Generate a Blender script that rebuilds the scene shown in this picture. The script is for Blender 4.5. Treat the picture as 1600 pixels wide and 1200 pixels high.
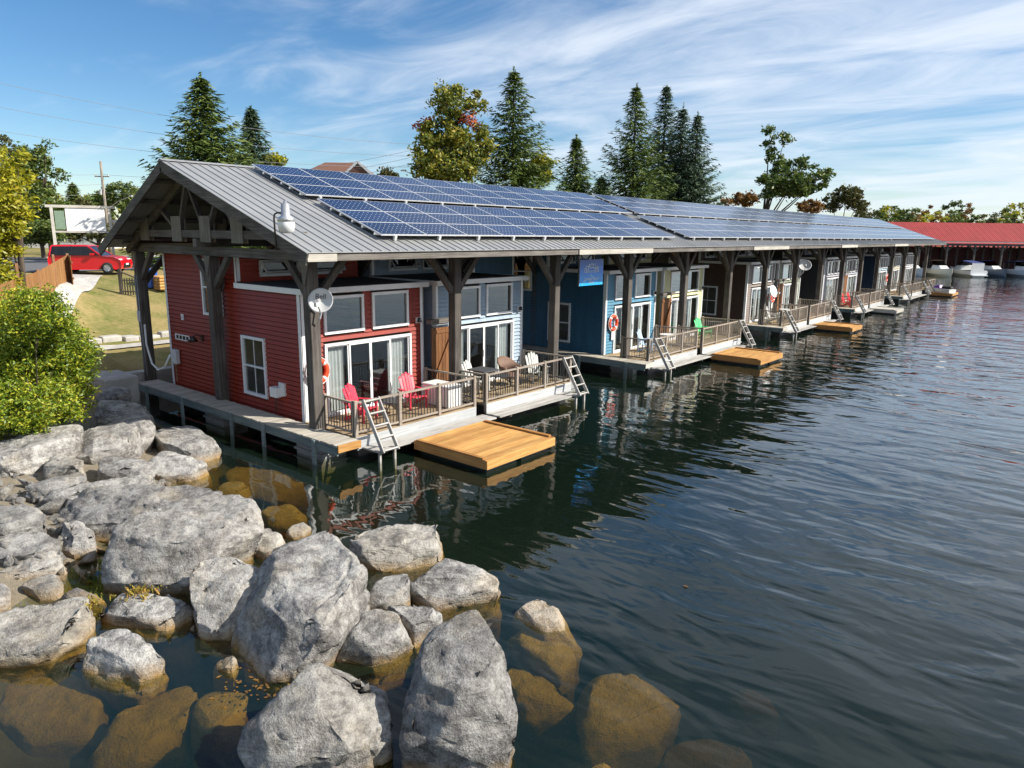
import bpy, bmesh, math, random
from mathutils import Vector, Matrix, noise
R = math.radians
random.seed(7)
for o in list(bpy.data.objects): bpy.data.objects.remove(o)
S = bpy.context.scene
COL = S.collection
# ------------------------------------------------------------------ camera
CAM = Vector((15.812, -10.8568, 5.8655)); YAW, PIT, ROL, FPX = -.6926, .2094, .012, 1109.1
FW = Vector((math.sin(YAW)*math.cos(PIT), math.cos(YAW)*math.cos(PIT), -math.sin(PIT)))
R0 = Vector((math.cos(YAW), -math.sin(YAW), 0)); U0 = R0.cross(FW)
RT = R0*math.cos(ROL)+U0*math.sin(ROL); UP = U0*math.cos(ROL)-R0*math.sin(ROL)
cd = bpy.data.cameras.new('camera'); cam = bpy.data.objects.new('camera', cd); COL.objects.link(cam)
cd.sensor_width = 36; cd.lens = FPX/1600*36; cd.clip_end = 4000; cd.clip_start = .1
cam.matrix_world = Matrix(((RT.x, UP.x, -FW.x, CAM.x), (RT.y, UP.y, -FW.y, CAM.y), (RT.z, UP.z, -FW.z, CAM.z), (0, 0, 0, 1)))
S.camera = cam
# survey helpers: a sight line through a measured bearing, met with a height or a distance
def sight(u, v): return FW+RT*((u-800)/FPX)-UP*((v-600)/FPX)
def at(u, v, z):
    d = sight(u, v); return CAM+d*((z-CAM.z)/d.z)
def dep(u, v, D): return CAM+sight(u, v)*D
# ------------------------------------------------------------------ sun, sky, exposure
SUN = Vector((1, .57, .86)).normalized()
sl = bpy.data.lights.new('sun', 'SUN'); sl.energy = 5.0; sl.angle = R(.53); sl.color = (1, .94, .84)
so = bpy.data.objects.new('sun', sl); COL.objects.link(so); so.location = (40, 20, 60)
so.rotation_euler = (-SUN).to_track_quat('-Z', 'Y').to_euler()
W = bpy.data.worlds.new('World'); S.world = W; W.use_nodes = True
nt = W.node_tree; N = nt.nodes; L = nt.links
bg = N['Background']; bg.inputs[1].default_value = .085
sky = N.new('ShaderNodeTexSky'); sky.sky_type = 'NISHITA'; sky.sun_disc = False
sky.sun_elevation = math.asin(SUN.z); sky.sun_rotation = math.atan2(SUN.x, SUN.y)
sky.air_density = 1.0; sky.dust_density = .1; sky.ozone_density = 3.6; sky.altitude = 250
def wn(t, **k):
    n = N.new('ShaderNode'+t)
    for a, b in k.items(): setattr(n, a, b)
    return n
def wm(op, a, b=None, c=None):
    n = wn('Math', operation=op)
    for i, x in enumerate((a, b, c)):
        if x is None: continue
        if isinstance(x, (int, float)): n.inputs[i].default_value = x
        else: L.new(x, n.inputs[i])
    return n.outputs[0]
tc = wn('TexCoord'); sep = wn('SeparateXYZ'); L.new(tc.outputs['Generated'], sep.inputs[0])
zz = wm('ADD', wm('MAXIMUM', sep.outputs[2], 0), .12)
cmb = wn('CombineXYZ'); L.new(wm('DIVIDE', sep.outputs[0], zz), cmb.inputs[0]); L.new(wm('DIVIDE', sep.outputs[1], zz), cmb.inputs[1])
mp = wn('Mapping'); mp.inputs['Rotation'].default_value = (0, 0, R(-58)); mp.inputs['Scale'].default_value = (.6, 1.25, 1); mp.inputs['Location'].default_value = (3.1, 1.7, 0)
L.new(cmb.outputs[0], mp.inputs[0])
n1 = wn('TexNoise'); n1.inputs['Scale'].default_value = 1.9; n1.inputs['Detail'].default_value = 9; n1.inputs['Roughness'].default_value = .58; n1.inputs['Distortion'].default_value = .55
n2 = wn('TexNoise'); n2.inputs['Scale'].default_value = .38; n2.inputs['Detail'].default_value = 3
L.new(mp.outputs[0], n1.inputs[0]); L.new(mp.outputs[0], n2.inputs[0])
dt = wn('VectorMath', operation='DOT_PRODUCT'); dt.inputs[1].default_value = (.95, .31, 0); L.new(tc.outputs['Generated'], dt.inputs[0])
veil = wn('MapRange'); veil.inputs[1].default_value = -.75; veil.inputs[2].default_value = .45; veil.inputs[3].default_value = -.03; veil.inputs[4].default_value = .28
L.new(dt.outputs['Value'], veil.inputs[0])
dens = wm('ADD', wm('ADD', wm('MULTIPLY', n1.outputs[0], .8), wm('MULTIPLY', n2.outputs[0], .42)), veil.outputs[0])
mr = wn('MapRange', interpolation_type='SMOOTHSTEP'); mr.inputs[1].default_value = .54; mr.inputs[2].default_value = 1.0; mr.inputs[4].default_value = .85
L.new(dens, mr.inputs[0])
mx = wn('Mix', data_type='RGBA'); L.new(mr.outputs[0], mx.inputs[0]); hs = wn('HueSaturation'); hs.inputs['Saturation'].default_value = 1.22; L.new(sky.outputs[0], hs.inputs['Color']); L.new(hs.outputs[0], mx.inputs[6]); mx.inputs[7].default_value = (7.0, 7.6, 8.4, 1)
L.new(mx.outputs[2], bg.inputs[0])
S.view_settings.view_transform = 'Standard'; S.view_settings.look = 'None'; S.view_settings.exposure = .62; S.view_settings.gamma = 1
S.render.engine = 'CYCLES'
S.cycles.max_bounces = 8; S.cycles.transparent_max_bounces = 16; S.cycles.caustics_reflective = False; S.cycles.caustics_refractive = False

# ------------------------------------------------------------------ helpers
def tag(o, label=None, cat=None, group=None, kind=None):
    if label: o['label'] = label
    if cat: o['category'] = cat
    if group: o['group'] = group
    if kind: o['kind'] = kind
    return o
def empty(name, loc=(0, 0, 0), rz=0, parent=None):
    o = bpy.data.objects.new(name, None); COL.objects.link(o); o.location = loc; o.rotation_euler = (0, 0, rz); o.empty_display_size = .2
    if parent: o.parent = parent
    return o
def link(name, me, parent=None, loc=None, rot=None, scale=None):
    o = bpy.data.objects.new(name, me); COL.objects.link(o)
    if parent: o.parent = parent
    if loc is not None: o.location = loc
    if rot is not None: o.rotation_euler = rot
    if scale is not None: o.scale = scale
    return o
class MB:
    def __init__(s): s.v = []; s.f = []; s.m = []
    def add(s, vs, fs, mi=0):
        b = len(s.v); s.v += [tuple(x) for x in vs]
        for f in fs: s.f.append(tuple(b+i for i in f)); s.m.append(mi)
        return s
    def hexa(s, p, mi=0):
        return s.add(p, [(0, 3, 2, 1), (4, 5, 6, 7), (0, 1, 5, 4), (1, 2, 6, 5), (2, 3, 7, 6), (3, 0, 4, 7)], mi)
    def box(s, x0, x1, y0, y1, z0, z1, mi=0):
        return s.hexa([(x0, y0, z0), (x1, y0, z0), (x1, y1, z0), (x0, y1, z0), (x0, y0, z1), (x1, y0, z1), (x1, y1, z1), (x0, y1, z1)], mi)
    def bar(s, p, q, w, h, up=(0, 0, 1), mi=0):
        p, q, up = Vector(p), Vector(q), Vector(up); d = (q-p).normalized()
        if abs(d.dot(up)) > .98: up = Vector((1, 0, 0))
        a = d.cross(up).normalized()*(w/2); b = a.cross(d).normalized()*(h/2)
        return s.hexa([p-a-b, p+a-b, q+a-b, q-a-b, p-a+b, p+a+b, q+a+b, q-a+b], mi)
    def tube(s, pts, r, n=8, mi=0, cap=True):
        pts = [Vector(p) for p in pts]; rs = r if isinstance(r, (list, tuple)) else [r]*len(pts); b = len(s.v)
        ref = None
        for i, p in enumerate(pts):
            d = (pts[min(i+1, len(pts)-1)]-pts[max(i-1, 0)]).normalized()
            if ref is None: ref = Vector((0, 0, 1)) if abs(d.z) < .9 else Vector((1, 0, 0))
            a = d.cross(ref).normalized(); c = a.cross(d).normalized(); ref = c
            for k in range(n):
                t = 2*math.pi*k/n; s.v.append(tuple(p+(a*math.cos(t)+c*math.sin(t))*rs[i]))
        for i in range(len(pts)-1):
            for k in range(n):
                s.f.append((b+i*n+k, b+i*n+(k+1) % n, b+(i+1)*n+(k+1) % n, b+(i+1)*n+k)); s.m.append(mi)
        if cap:
            s.f.append(tuple(b+k for k in range(n))[::-1]); s.m.append(mi)
            e = b+(len(pts)-1)*n; s.f.append(tuple(e+k for k in range(n))); s.m.append(mi)
        return s
    def prism(s, poly, a, b, ax='y', mi=0):
        n = len(poly)
        def P(p, t): return {'y': (p[0], t, p[1]), 'x': (t, p[0], p[1]), 'z': (p[0], p[1], t)}[ax]
        return s.add([P(p, a) for p in poly]+[P(p, b) for p in poly], [tuple(range(n))[::-1], tuple(range(n, 2*n))]+[(i, (i+1) % n, n+(i+1) % n, n+i) for i in range(n)], mi)
    def lathe(s, prof, c, ax=(0, 0, 1), n=20, mi=0):
        ax = Vector(ax).normalized(); c = Vector(c); a = ax.orthogonal().normalized(); d = ax.cross(a); b = len(s.v); m = len(prof)
        for k in range(n):
            t = 2*math.pi*k/n; e = a*math.cos(t)+d*math.sin(t)
            for r, h in prof: s.v.append(tuple(c+e*r+ax*h))
        for k in range(n):
            for i in range(m-1):
                k2 = (k+1) % n; s.f.append((b+k*m+i, b+k2*m+i, b+k2*m+i+1, b+k*m+i+1)); s.m.append(mi)
        return s
    def mesh(s, name, mats, smooth=False, fix=True):
        me = bpy.data.meshes.new(name); me.from_pydata(s.v, [], s.f)
        for m in (mats if isinstance(mats, (list, tuple)) else [mats]): me.materials.append(m)
        if max(s.m or [0]): me.polygons.foreach_set('material_index', s.m)
        if fix and len(s.f) < 20000:
            bm = bmesh.new(); bm.from_mesh(me); bmesh.ops.recalc_face_normals(bm, faces=bm.faces); bm.to_mesh(me); bm.free()
        if smooth: me.polygons.foreach_set('use_smooth', [True]*len(me.polygons))
        me.update(); return me
    def build(s, name, mats, parent=None, loc=None, rot=None, smooth=False, fix=True):
        return link(name, s.mesh(name, mats, smooth, fix), parent, loc, rot)
def bevel(o, w=.01, seg=1):
    b = o.modifiers.new('bevel', 'BEVEL'); b.width = w; b.segments = seg; b.limit_method = 'ANGLE'; b.angle_limit = R(40); return o
def copy_tree(o, parent=None):
    c = o.copy(); COL.objects.link(c); c.parent = parent
    for ch in o.children: copy_tree(ch, c)
    return c
def text_mesh(txt, size, mat, depth=.004):
    cu = bpy.data.curves.new('lettering', 'FONT'); cu.body = txt; cu.size = size; cu.extrude = depth; cu.align_x = 'CENTER'; cu.align_y = 'CENTER'; cu.resolution_u = 3
    ob = bpy.data.objects.new('lettering', cu); COL.objects.link(ob)
    me = bpy.data.meshes.new_from_object(ob.evaluated_get(bpy.context.evaluated_depsgraph_get())); bpy.data.objects.remove(ob)
    me.materials.clear(); me.materials.append(mat); return me
def text(name, txt, size, mat, parent, loc, rot):
    return link(name, text_mesh(txt, size, mat), parent, loc, rot)

# ------------------------------------------------------------------ materials
class NT:
    def __init__(s, name):
        s.mat = bpy.data.materials.new(name); s.mat.use_nodes = True; s.t = s.mat.node_tree; s.b = s.t.nodes['Principled BSDF']; s.out = s.t.nodes['Material Output']
    def n(s, t, ins=None, **k):
        x = s.t.nodes.new('ShaderNode'+t)
        for a, b in k.items(): setattr(x, a, b)
        for a, b in (ins or {}).items():
            i = x.inputs[a]
            if hasattr(b, 'is_linked') or hasattr(b, 'links'): s.t.links.new(b, i)
            else: i.default_value = b
        return x
    def l(s, a, b): s.t.links.new(a, b)
    def math(s, op, *a):
        return s.n('Math', {i: x for i, x in enumerate(a)}, operation=op).outputs[0]
    def mix(s, f, a, b):
        return s.n('Mix', {0: f, 6: a, 7: b}, data_type='RGBA').outputs[2]
    def ramp(s, f, stops):
        x = s.n('ValToRGB', {0: f}); cr = x.color_ramp
        while len(cr.elements) < len(stops): cr.elements.new(.5)
        for e, (p, c) in zip(cr.elements, stops): e.position = p; e.color = c4(c)
        return x.outputs[0]
    def noise(s, vec, scale, detail=4, rough=.55, dist=0):
        return s.n('TexNoise', {'Vector': vec, 'Scale': scale, 'Detail': detail, 'Roughness': rough, 'Distortion': dist}).outputs[0]
    def obj(s, stretch=(1, 1, 1), rnd=True):
        c = s.n('TexCoord').outputs['Object']
        if rnd:
            r = s.n('ObjectInfo').outputs['Random']; v = s.n('CombineXYZ', {0: s.math('MULTIPLY', r, 37.), 1: s.math('MULTIPLY', r, 91.), 2: s.math('MULTIPLY', r, 17.)}).outputs[0]
            c = s.n('VectorMath', {0: c, 1: v}, operation='ADD').outputs[0]
        return s.n('Mapping', {0: c, 'Scale': stretch}).outputs[0]
    def bump(s, h, strength=.3, dist=.02):
        b = s.n('Bump', {'Height': h, 'Strength': strength, 'Distance': dist}); s.l(b.outputs[0], s.b.inputs['Normal']); return b
def c4(c): return (c[0], c[1], c[2], 1) if len(c) == 3 else tuple(c)
def sc(c, k): return tuple(min(1, x*k) for x in c)
def M(name, col, rough=.6, var=.18, scale=5, stretch=(1, 1, 1), bump=.0, bscale=30, metal=0, col2=None, spec=.5, island=0):
    t = NT(name); v = t.obj(stretch); f = t.noise(v, scale, 6, .62)
    f = t.n('MapRange', {0: f, 1: .3, 2: .7}).outputs[0]
    c = t.mix(f, c4(sc(col, 1-var)), c4(col2 or sc(col, 1+var)))
    if island:
        ri = t.n('NewGeometry').outputs['Random Per Island']
        c = t.n('HueSaturation', {'Value': t.math('ADD', 1-island/2, t.math('MULTIPLY', ri, island)), 'Color': c}).outputs[0]
    t.l(c, t.b.inputs['Base Color']); t.b.inputs['Roughness'].default_value = rough; t.b.inputs['Metallic'].default_value = metal; t.b.inputs['Specular IOR Level'].default_value = spec
    if bump: t.bump(t.noise(v, bscale, 4, .6), bump, .01)
    return t.mat
def wood(name, col, col2, along='z', rough=.8, bump=.5, crack=.35, objvar=.25):
    t = NT(name); st = {'x': (.6, 14, 14), 'y': (14, .6, 14), 'z': (14, 14, .6)}[along]; v = t.obj(st); v2 = t.obj((1, 1, 1))
    g = t.noise(v, 1.6, 7, .65, .4); big = t.noise(v2, 1.1, 4)
    f = t.math('ADD', t.math('MULTIPLY', g, .7), t.math('MULTIPLY', big, .4))
    c = t.ramp(f, [(.3, sc(col, .45)), (.46, col), (.72, col2)])
    rv = t.n('ObjectInfo').outputs['Random']
    c = t.n('HueSaturation', {'Value': t.math('ADD', 1-objvar/2, t.math('MULTIPLY', rv, objvar)), 'Color': c}).outputs[0]
    t.l(c, t.b.inputs['Base Color']); t.b.inputs['Roughness'].default_value = rough; t.b.inputs['Specular IOR Level'].default_value = .25
    t.bump(g, bump, .012); return t.mat
m_post = wood('weathered_post_wood', (.06, .052, .046), (.155, .14, .125), 'z')
m_beamx = wood('weathered_beam_wood', (.06, .055, .05), (.16, .15, .135), 'x')
m_beamy = wood('weathered_purlin_wood', (.1, .09, .08), (.22, .2, .18), 'y')
m_ply = wood('weathered_plywood', (.12, .11, .095), (.24, .22, .19), 'z', bump=.2)
m_pale = wood('pale_bare_board', (.42, .39, .34), (.62, .59, .53), 'y', bump=.3)
m_walk = wood('grey_walkway_plank', (.33, .30, .25), (.56, .52, .44), 'y', bump=.5)
m_walkside = wood('grey_green_walkway_fascia', (.13, .17, .17), (.27, .31, .3), 'x', bump=.5)
m_deck = wood('tan_deck_plank', (.3, .22, .13), (.5, .39, .25), 'y', bump=.4)
m_rail = wood('taupe_painted_rail', (.27, .225, .185), (.37, .32, .27), 'y', bump=.15, rough=.6)
m_step = wood('white_worn_step', (.33, .315, .295), (.52, .505, .475), 'y', bump=.4)
m_skirt = wood('scuffed_white_skirt', (.36, .37, .38), (.52, .53, .53), 'y', bump=.2)
m_raft = wood('orange_cedar_plank', (.4, .2, .06), (.62, .36, .13), 'y', bump=.4, rough=.65, objvar=.5)
m_raftx = wood('orange_cedar_trim', (.36, .16, .05), (.52, .27, .09), 'x', bump=.3, rough=.6)
m_raftg = wood('grey_raft_plank', (.4, .38, .33), (.58, .55, .49), 'y')
m_gate = wood('brown_gate_plank', (.13, .055, .02), (.26, .12, .05), 'z', bump=.4, rough=.6)
m_fence = wood('stained_fence_picket', (.27, .13, .05), (.42, .22, .09), 'z', bump=.3)
m_fencer = wood('stained_fence_rail', (.2, .1, .05), (.32, .18, .1), 'x', bump=.3)
m_pole = wood('utility_pole_wood', (.2, .17, .14), (.36, .32, .27), 'z')
m_bark = wood('tree_bark', (.06, .045, .035), (.15, .12, .095), 'z', bump=.9)
m_white = M('white_trim_paint', (.74, .75, .76), .45, .06, 3)
m_whitep = M('white_plastic', (.78, .78, .76), .35, .05, 3)
m_black = M('black_metal', (.015, .015, .016), .4, .2)
m_darkroof = M('dark_roof_membrane', (.06, .062, .068), .85, .25, 4, bump=.2)
m_conc = M('pale_concrete', (.42, .40, .37), .9, .22, 2.5, bump=.35, bscale=25)
m_crib = M('grey_crib_concrete', (.3, .3, .29), .9, .25, 3, (1, 1, 8), bump=.4)
m_float = M('black_float_plastic', (.02, .021, .023), .5, .2)
m_galv = M('galvanised_metal', (.5, .51, .52), .4, .15, metal=.7)
m_cable = M('grey_cable', (.3, .31, .33), .5, .1)
m_dish = M('dish_grey_enamel', (.62, .62, .62), .4, .05)
m_inter = M('interior_plaster', (.3, .28, .25), .9, .1)
m_curt = M('white_curtain', (.75, .74, .72), .9, .08, 3)
m_orange = M('lifebuoy_orange', (.75, .07, .02), .5, .1)
m_tyre = M('black_rubber', (.02, .02, .02), .8, .2)
m_bluebin = M('blue_plastic', (.02, .09, .42), .45, .1)
m_lens = M('ribbed_lamp_lens', (.7, .72, .72), .25, .15)
def paint(name, col): return M(name, col, .55, .2, 1.6, (2.5, 2.5, .5), bump=.08, bscale=60)
def glass(name, tint=(.42, .47, .47), refl=1.0):
    t = NT(name); ge = t.n('NewGeometry'); ca_ = t.math('MINIMUM', t.math('ABSOLUTE', t.n('VectorMath', {0: ge.outputs['Incoming'], 1: ge.outputs['Normal']}, operation='DOT_PRODUCT').outputs['Value']), 1.)
    f = t.math('MINIMUM', t.math('MULTIPLY', t.math('ADD', .06, t.math('MULTIPLY', .94, t.math('POWER', t.math('SUBTRACT', 1., ca_), 4.))), refl), .9)
    g = t.n('BsdfGlossy', {'Color': (.92, .95, .95, 1), 'Roughness': .012}).outputs[0]; tr = t.n('BsdfTransparent', {'Color': c4(tint)}).outputs[0]
    t.l(t.n('MixShader', {0: f, 1: tr, 2: g}).outputs[0], t.out.inputs[0]); return t.mat
m_glass = glass('window_glass', (.8, .83, .83), .9); m_glassd = glass('tinted_glass', (.12, .13, .14))
m_glassm = glass('mirror_like_window_glass', (.3, .33, .33), 2.6)
def roofmetal(name, col, rough=.42, metal=.25):
    t = NT(name); v = t.obj((1, 1, 1)); p = t.n('NewGeometry').outputs['Position']
    a = t.noise(p, .5, 5); b = t.noise(t.n('Mapping', {0: p, 'Scale': (.5, 9, .5)}).outputs[0], 1.2, 4)
    f = t.math('ADD', t.math('MULTIPLY', a, .5), t.math('MULTIPLY', b, .5))
    t.l(t.ramp(f, [(.3, sc(col, .72)), (.55, col), (.75, sc(col, 1.2))]), t.b.inputs['Base Color'])
    t.b.inputs['Roughness'].default_value = rough; t.b.inputs['Metallic'].default_value = metal; return t.mat
m_roof = roofmetal('grey_ribbed_roof_steel', (.34, .34, .335)); m_redroof = roofmetal('red_ribbed_roof_steel', (.36, .035, .032), .6, 0)
def cells():
    t = NT('solar_cells'); c = t.n('TexCoord').outputs['Object']; s = t.n('SeparateXYZ', {0: c})
    fx = t.math('ABSOLUTE', t.math('SUBTRACT', t.math('FRACT', t.math('DIVIDE', s.outputs[0], .158)), .5))
    fy = t.math('ABSOLUTE', t.math('SUBTRACT', t.math('FRACT', t.math('DIVIDE', s.outputs[1], .158)), .5))
    dia = t.math('GREATER_THAN', t.math('ADD', fx, fy), .89)
    line = t.math('GREATER_THAN', t.math('MAXIMUM', fx, fy), .488)
    bus = t.math('LESS_THAN', t.math('ABSOLUTE', t.math('SUBTRACT', fy, .25)), .02)
    n = t.noise(c, 3, 2)
    col = t.mix(n, (.010, .020, .055, 1), (.018, .032, .085, 1)); rv = t.n('ObjectInfo').outputs['Random']
    col = t.n('HueSaturation', {'Value': t.math('ADD', .8, t.math('MULTIPLY', rv, .45)), 'Color': col}).outputs[0]
    col = t.mix(t.math('MULTIPLY', bus, .1), col, (.3, .33, .4, 1)); col = t.mix(t.math('MULTIPLY', line, .14), col, (.4, .43, .5, 1)); col = t.mix(dia, col, (.75, .78, .82, 1))
    t.l(col, t.b.inputs['Base Color']); t.b.inputs['Roughness'].default_value = .16; t.b.inputs['IOR'].default_value = 1.5
    return t.mat
m_cell = cells(); m_frame = M('aluminium_frame', (.66, .67, .68), .35, .06, metal=.3)
def rockmat():
    t = NT('pale_grey_boulder'); g = t.n('NewGeometry'); p = g.outputs['Position']; v = t.obj((1, 1, 1))
    a = t.noise(v, 1.3, 5, .6, .6); b = t.noise(v, 9, 6, .7); st = t.noise(t.n('Mapping', {0: v, 'Rotation': (.5, .4, .3), 'Scale': (1, 1, 6)}).outputs[0], 1.6, 6, .65, .8)
    fi = t.noise(v, 42, 3, .7)
    f = t.math('ADD', t.math('ADD', t.math('MULTIPLY', a, .34), t.math('MULTIPLY', b, .36)), t.math('ADD', t.math('MULTIPLY', st, .24), t.math('MULTIPLY', fi, .22)))
    c = t.ramp(f, [(.42, (.045, .042, .04)), (.50, (.17, .16, .15)), (.57, (.33, .315, .295)), (.68, (.56, .545, .51))])
    ra = t.n('ObjectInfo').outputs['Random']; c = t.n('HueSaturation', {'Value': t.math('ADD', .66, t.math('MULTIPLY', ra, .44)), 'Color': c}).outputs[0]
    tan = t.n('MapRange', {0: t.noise(v, .9, 3), 1: .55, 2: .75}).outputs[0]
    c = t.mix(t.math('MULTIPLY', tan, .6), c, (.46, .38, .26, 1)); c = t.mix(t.n('MapRange', {0: t.math('FRACT', t.math('MULTIPLY', ra, 7.3)), 1: .5, 2: 1., 3: 0., 4: .5}).outputs[0], c, t.mix(b, (.3, .26, .19, 1), (.6, .55, .45, 1)))
    mo = t.n('MapRange', {0: t.noise(v, 3.2, 9, .78, .3), 1: .48, 2: .62}).outputs[0]; c = t.mix(t.math('MULTIPLY', mo, .72), c, (.085, .078, .076, 1))
    vn = t.math('LESS_THAN', t.math('ABSOLUTE', t.math('SUBTRACT', t.noise(t.n('Mapping', {0: v, 'Rotation': (.9, .2, .5), 'Scale': (1, 1, 2.4)}).outputs[0], .9, 5, .6, .5), .5)), .011); c = t.mix(t.math('MULTIPLY', vn, .12), c, (.72, .7, .67, 1))
    z = t.n('SeparateXYZ', {0: p}).outputs[2]; zn = t.math('ADD', z, t.math('MULTIPLY', t.math('SUBTRACT', t.noise(p, 2.5, 4), .5), .22))
    stain = t.n('MapRange', {0: zn, 1: .2, 2: .03}).outputs[0]; alg = t.n('MapRange', {0: zn, 1: .05, 2: -.06}).outputs[0]
    c = t.mix(t.math('MULTIPLY', stain, .55), c, (.36, .22, .07, 1))
    ac = t.mix(t.noise(p, 6, 5, .7), (.14, .075, .012, 1), (.5, .28, .04, 1))
    c = t.mix(alg, c, ac)
    t.l(c, t.b.inputs['Base Color']); t.b.inputs['Roughness'].default_value = .88; t.b.inputs['Specular IOR Level'].default_value = .25
    h = t.math('ADD', t.math('MULTIPLY', b, .7), t.math('ADD', t.math('MULTIPLY', fi, .3), t.math('MULTIPLY', st, .5))); t.bump(h, 1., .07); return t.mat
m_rock = rockmat()
def groundmat():
    t = NT('lawn_bank_and_lakebed'); p = t.n('NewGeometry').outputs['Position']; z = t.n('SeparateXYZ', {0: p}).outputs[2]
    a = t.noise(p, .22, 4, .6); b = t.noise(p, 5, 5, .7); c = t.noise(p, 40, 3, .7)
    dry = t.n('MapRange', {0: t.math('ADD', a, t.math('MULTIPLY', b, .25)), 1: .45, 2: .68}).outputs[0]
    green = t.mix(b, (.07, .11, .02, 1), (.17, .21, .05, 1)); straw = t.mix(b, (.30, .22, .09, 1), (.46, .36, .17, 1))
    col = t.mix(dry, green, straw); col = t.mix(t.math('MULTIPLY', c, .35), col, (.05, .06, .02, 1))
    soil = t.mix(b, (.12, .09, .055, 1), (.36, .32, .25, 1))
    f1 = t.n('MapRange', {0: t.math('ADD', z, t.math('MULTIPLY', b, .3)), 1: .8, 2: .62}).outputs[0]; col = t.mix(f1, col, soil)
    bed = t.mix(t.noise(p, 1.1, 6, .65), (.055, .045, .012, 1), (.26, .18, .045, 1)); f2 = t.n('MapRange', {0: z, 1: .03, 2: -.08}).outputs[0]; col = t.mix(f2, col, bed)
    deep = t.n('MapRange', {0: z, 1: -.9, 2: -2.2}).outputs[0]; col = t.mix(deep, col, (.05, .10, .085, 1))  # deep bed tinted teal green in place of light scattered within the water
    t.l(col, t.b.inputs['Base Color']); t.b.inputs['Roughness'].default_value = .95; t.b.inputs['Specular IOR Level'].default_value = .1
    t.bump(t.math('ADD', b, c), .6, .05); return t.mat
m_ground = groundmat()
m_road = M('asphalt', (.115, .115, .12), .9, .15, 1.5, bump=.3, bscale=80)
def watermat():
    t = NT('lake_water'); p = t.n('NewGeometry').outputs['Position']; s = t.n('SeparateXYZ', {0: p})
    warp = t.n('VectorMath', {0: p, 1: t.n('TexNoise', {'Vector': p, 'Scale': .22, 'Detail': 2}).outputs['Color']}, operation='ADD').outputs[0]
    m1 = t.n('Mapping', {0: warp, 'Rotation': (0, 0, R(-34)), 'Scale': (.55, 1.5, 1)}).outputs[0]
    m2 = t.n('Mapping', {0: warp, 'Rotation': (0, 0, R(-62)), 'Scale': (.6, 1.3, 1)}).outputs[0]
    w1 = t.noise(m1, .62, 2, .45, .6); w2 = t.noise(m2, 1.9, 1.5, .45, .5); w3 = t.noise(m1, 6, 1, .5)
    x = s.outputs[0]; open_ = t.n('MapRange', {0: x, 1: 1.5, 2: 13, 3: .25, 4: 1.}).outputs[0]
    far = t.n('MapRange', {0: s.outputs[1], 1: 5, 2: 45, 3: 0, 4: .75}).outputs[0]; patch = t.n('MapRange', {0: t.noise(p, .12, 3), 1: .35, 2: .65, 3: .55, 4: 1.1}).outputs[0]
    near = t.n('MapRange', {0: s.outputs[1], 1: -6, 2: 3, 3: .35, 4: 1.}).outputs[0]
    amp = t.math('MULTIPLY', t.math('MULTIPLY', t.math('MINIMUM', t.math('ADD', open_, far), 1.05), patch), near)
    h = t.math('MULTIPLY', t.math('ADD', t.math('ADD', t.math('MULTIPLY', w1, 1.), t.math('MULTIPLY', w2, .27)), t.math('MULTIPLY', w3, .014)), amp)
    bp = t.n('Bump', {'Height': h, 'Strength': 1., 'Distance': .105}).outputs[0]
    inc = t.n('NewGeometry').outputs['Incoming']; ca_ = t.math('ABSOLUTE', t.n('VectorMath', {0: inc, 1: bp}, operation='DOT_PRODUCT').outputs['Value'])
    fr = t.math('ADD', .03, t.math('MULTIPLY', .97, t.math('POWER', t.math('SUBTRACT', 1., t.math('MINIMUM', ca_, 1.)), 3.9)))
    gl = t.n('BsdfGlossy', {'Color': (1, 1, 1, 1), 'Roughness': .015, 'Normal': bp}).outputs[0]; tr = t.n('BsdfTransparent', {'Color': (.96, .98, .96, 1)}).outputs[0]
    murk = t.n('MixShader', {0: .2, 1: tr, 2: t.n('BsdfDiffuse', {'Color': (.022, .05, .032, 1)}).outputs[0]}).outputs[0]; t.l(t.n('MixShader', {0: fr, 1: murk, 2: gl}).outputs[0], t.out.inputs['Surface'])
    t.l(t.n('VolumeAbsorption', {'Color': (.6, .56, .25, 1), 'Density': 1.7}).outputs[0], t.out.inputs['Volume'])
    return t.mat
m_water = watermat()
def leafmat(name, stops, trans=.3, rough=.6):
    t = NT(name); ri = t.n('NewGeometry').outputs['Random Per Island']; big = t.noise(t.n('TexCoord').outputs['Object'], .55, 2)
    f = t.math('ADD', t.math('MULTIPLY', ri, .55), t.math('MULTIPLY', big, .55)); c = t.ramp(f, stops)
    d = t.n('BsdfDiffuse', {'Color': c}).outputs[0]; tr = t.n('BsdfTranslucent', {'Color': c}).outputs[0]; g = t.n('BsdfGlossy', {'Roughness': .5, 'Color': (.5, .5, .5, 1)}).outputs[0]
    m = t.n('MixShader', {0: trans, 1: d, 2: tr}).outputs[0]; t.l(t.n('MixShader', {0: .06, 1: m, 2: g}).outputs[0], t.out.inputs[0]); return t.mat
lf_spruce = leafmat('spruce_needles', [(.25, (.04, .075, .018)), (.55, (.1, .15, .034)), (.85, (.2, .24, .06))], .12)
lf_bluespruce = leafmat('blue_spruce_needles', [(.25, (.035, .065, .036)), (.55, (.085, .135, .075)), (.85, (.17, .22, .13))], .12)
lf_maple = leafmat('turning_maple_leaves', [(.25, (.07, .11, .02)), (.5, (.17, .21, .03)), (.72, (.32, .3, .035)), (.92, (.42, .29, .04))])
lf_red = leafmat('red_autumn_leaves', [(.25, (.3, .05, .03)), (.7, (.55, .13, .06)), (.9, (.5, .22, .05))])
lf_green = leafmat('green_leaves', [(.25, (.04, .075, .015)), (.55, (.1, .155, .03)), (.85, (.22, .25, .055))])
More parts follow.
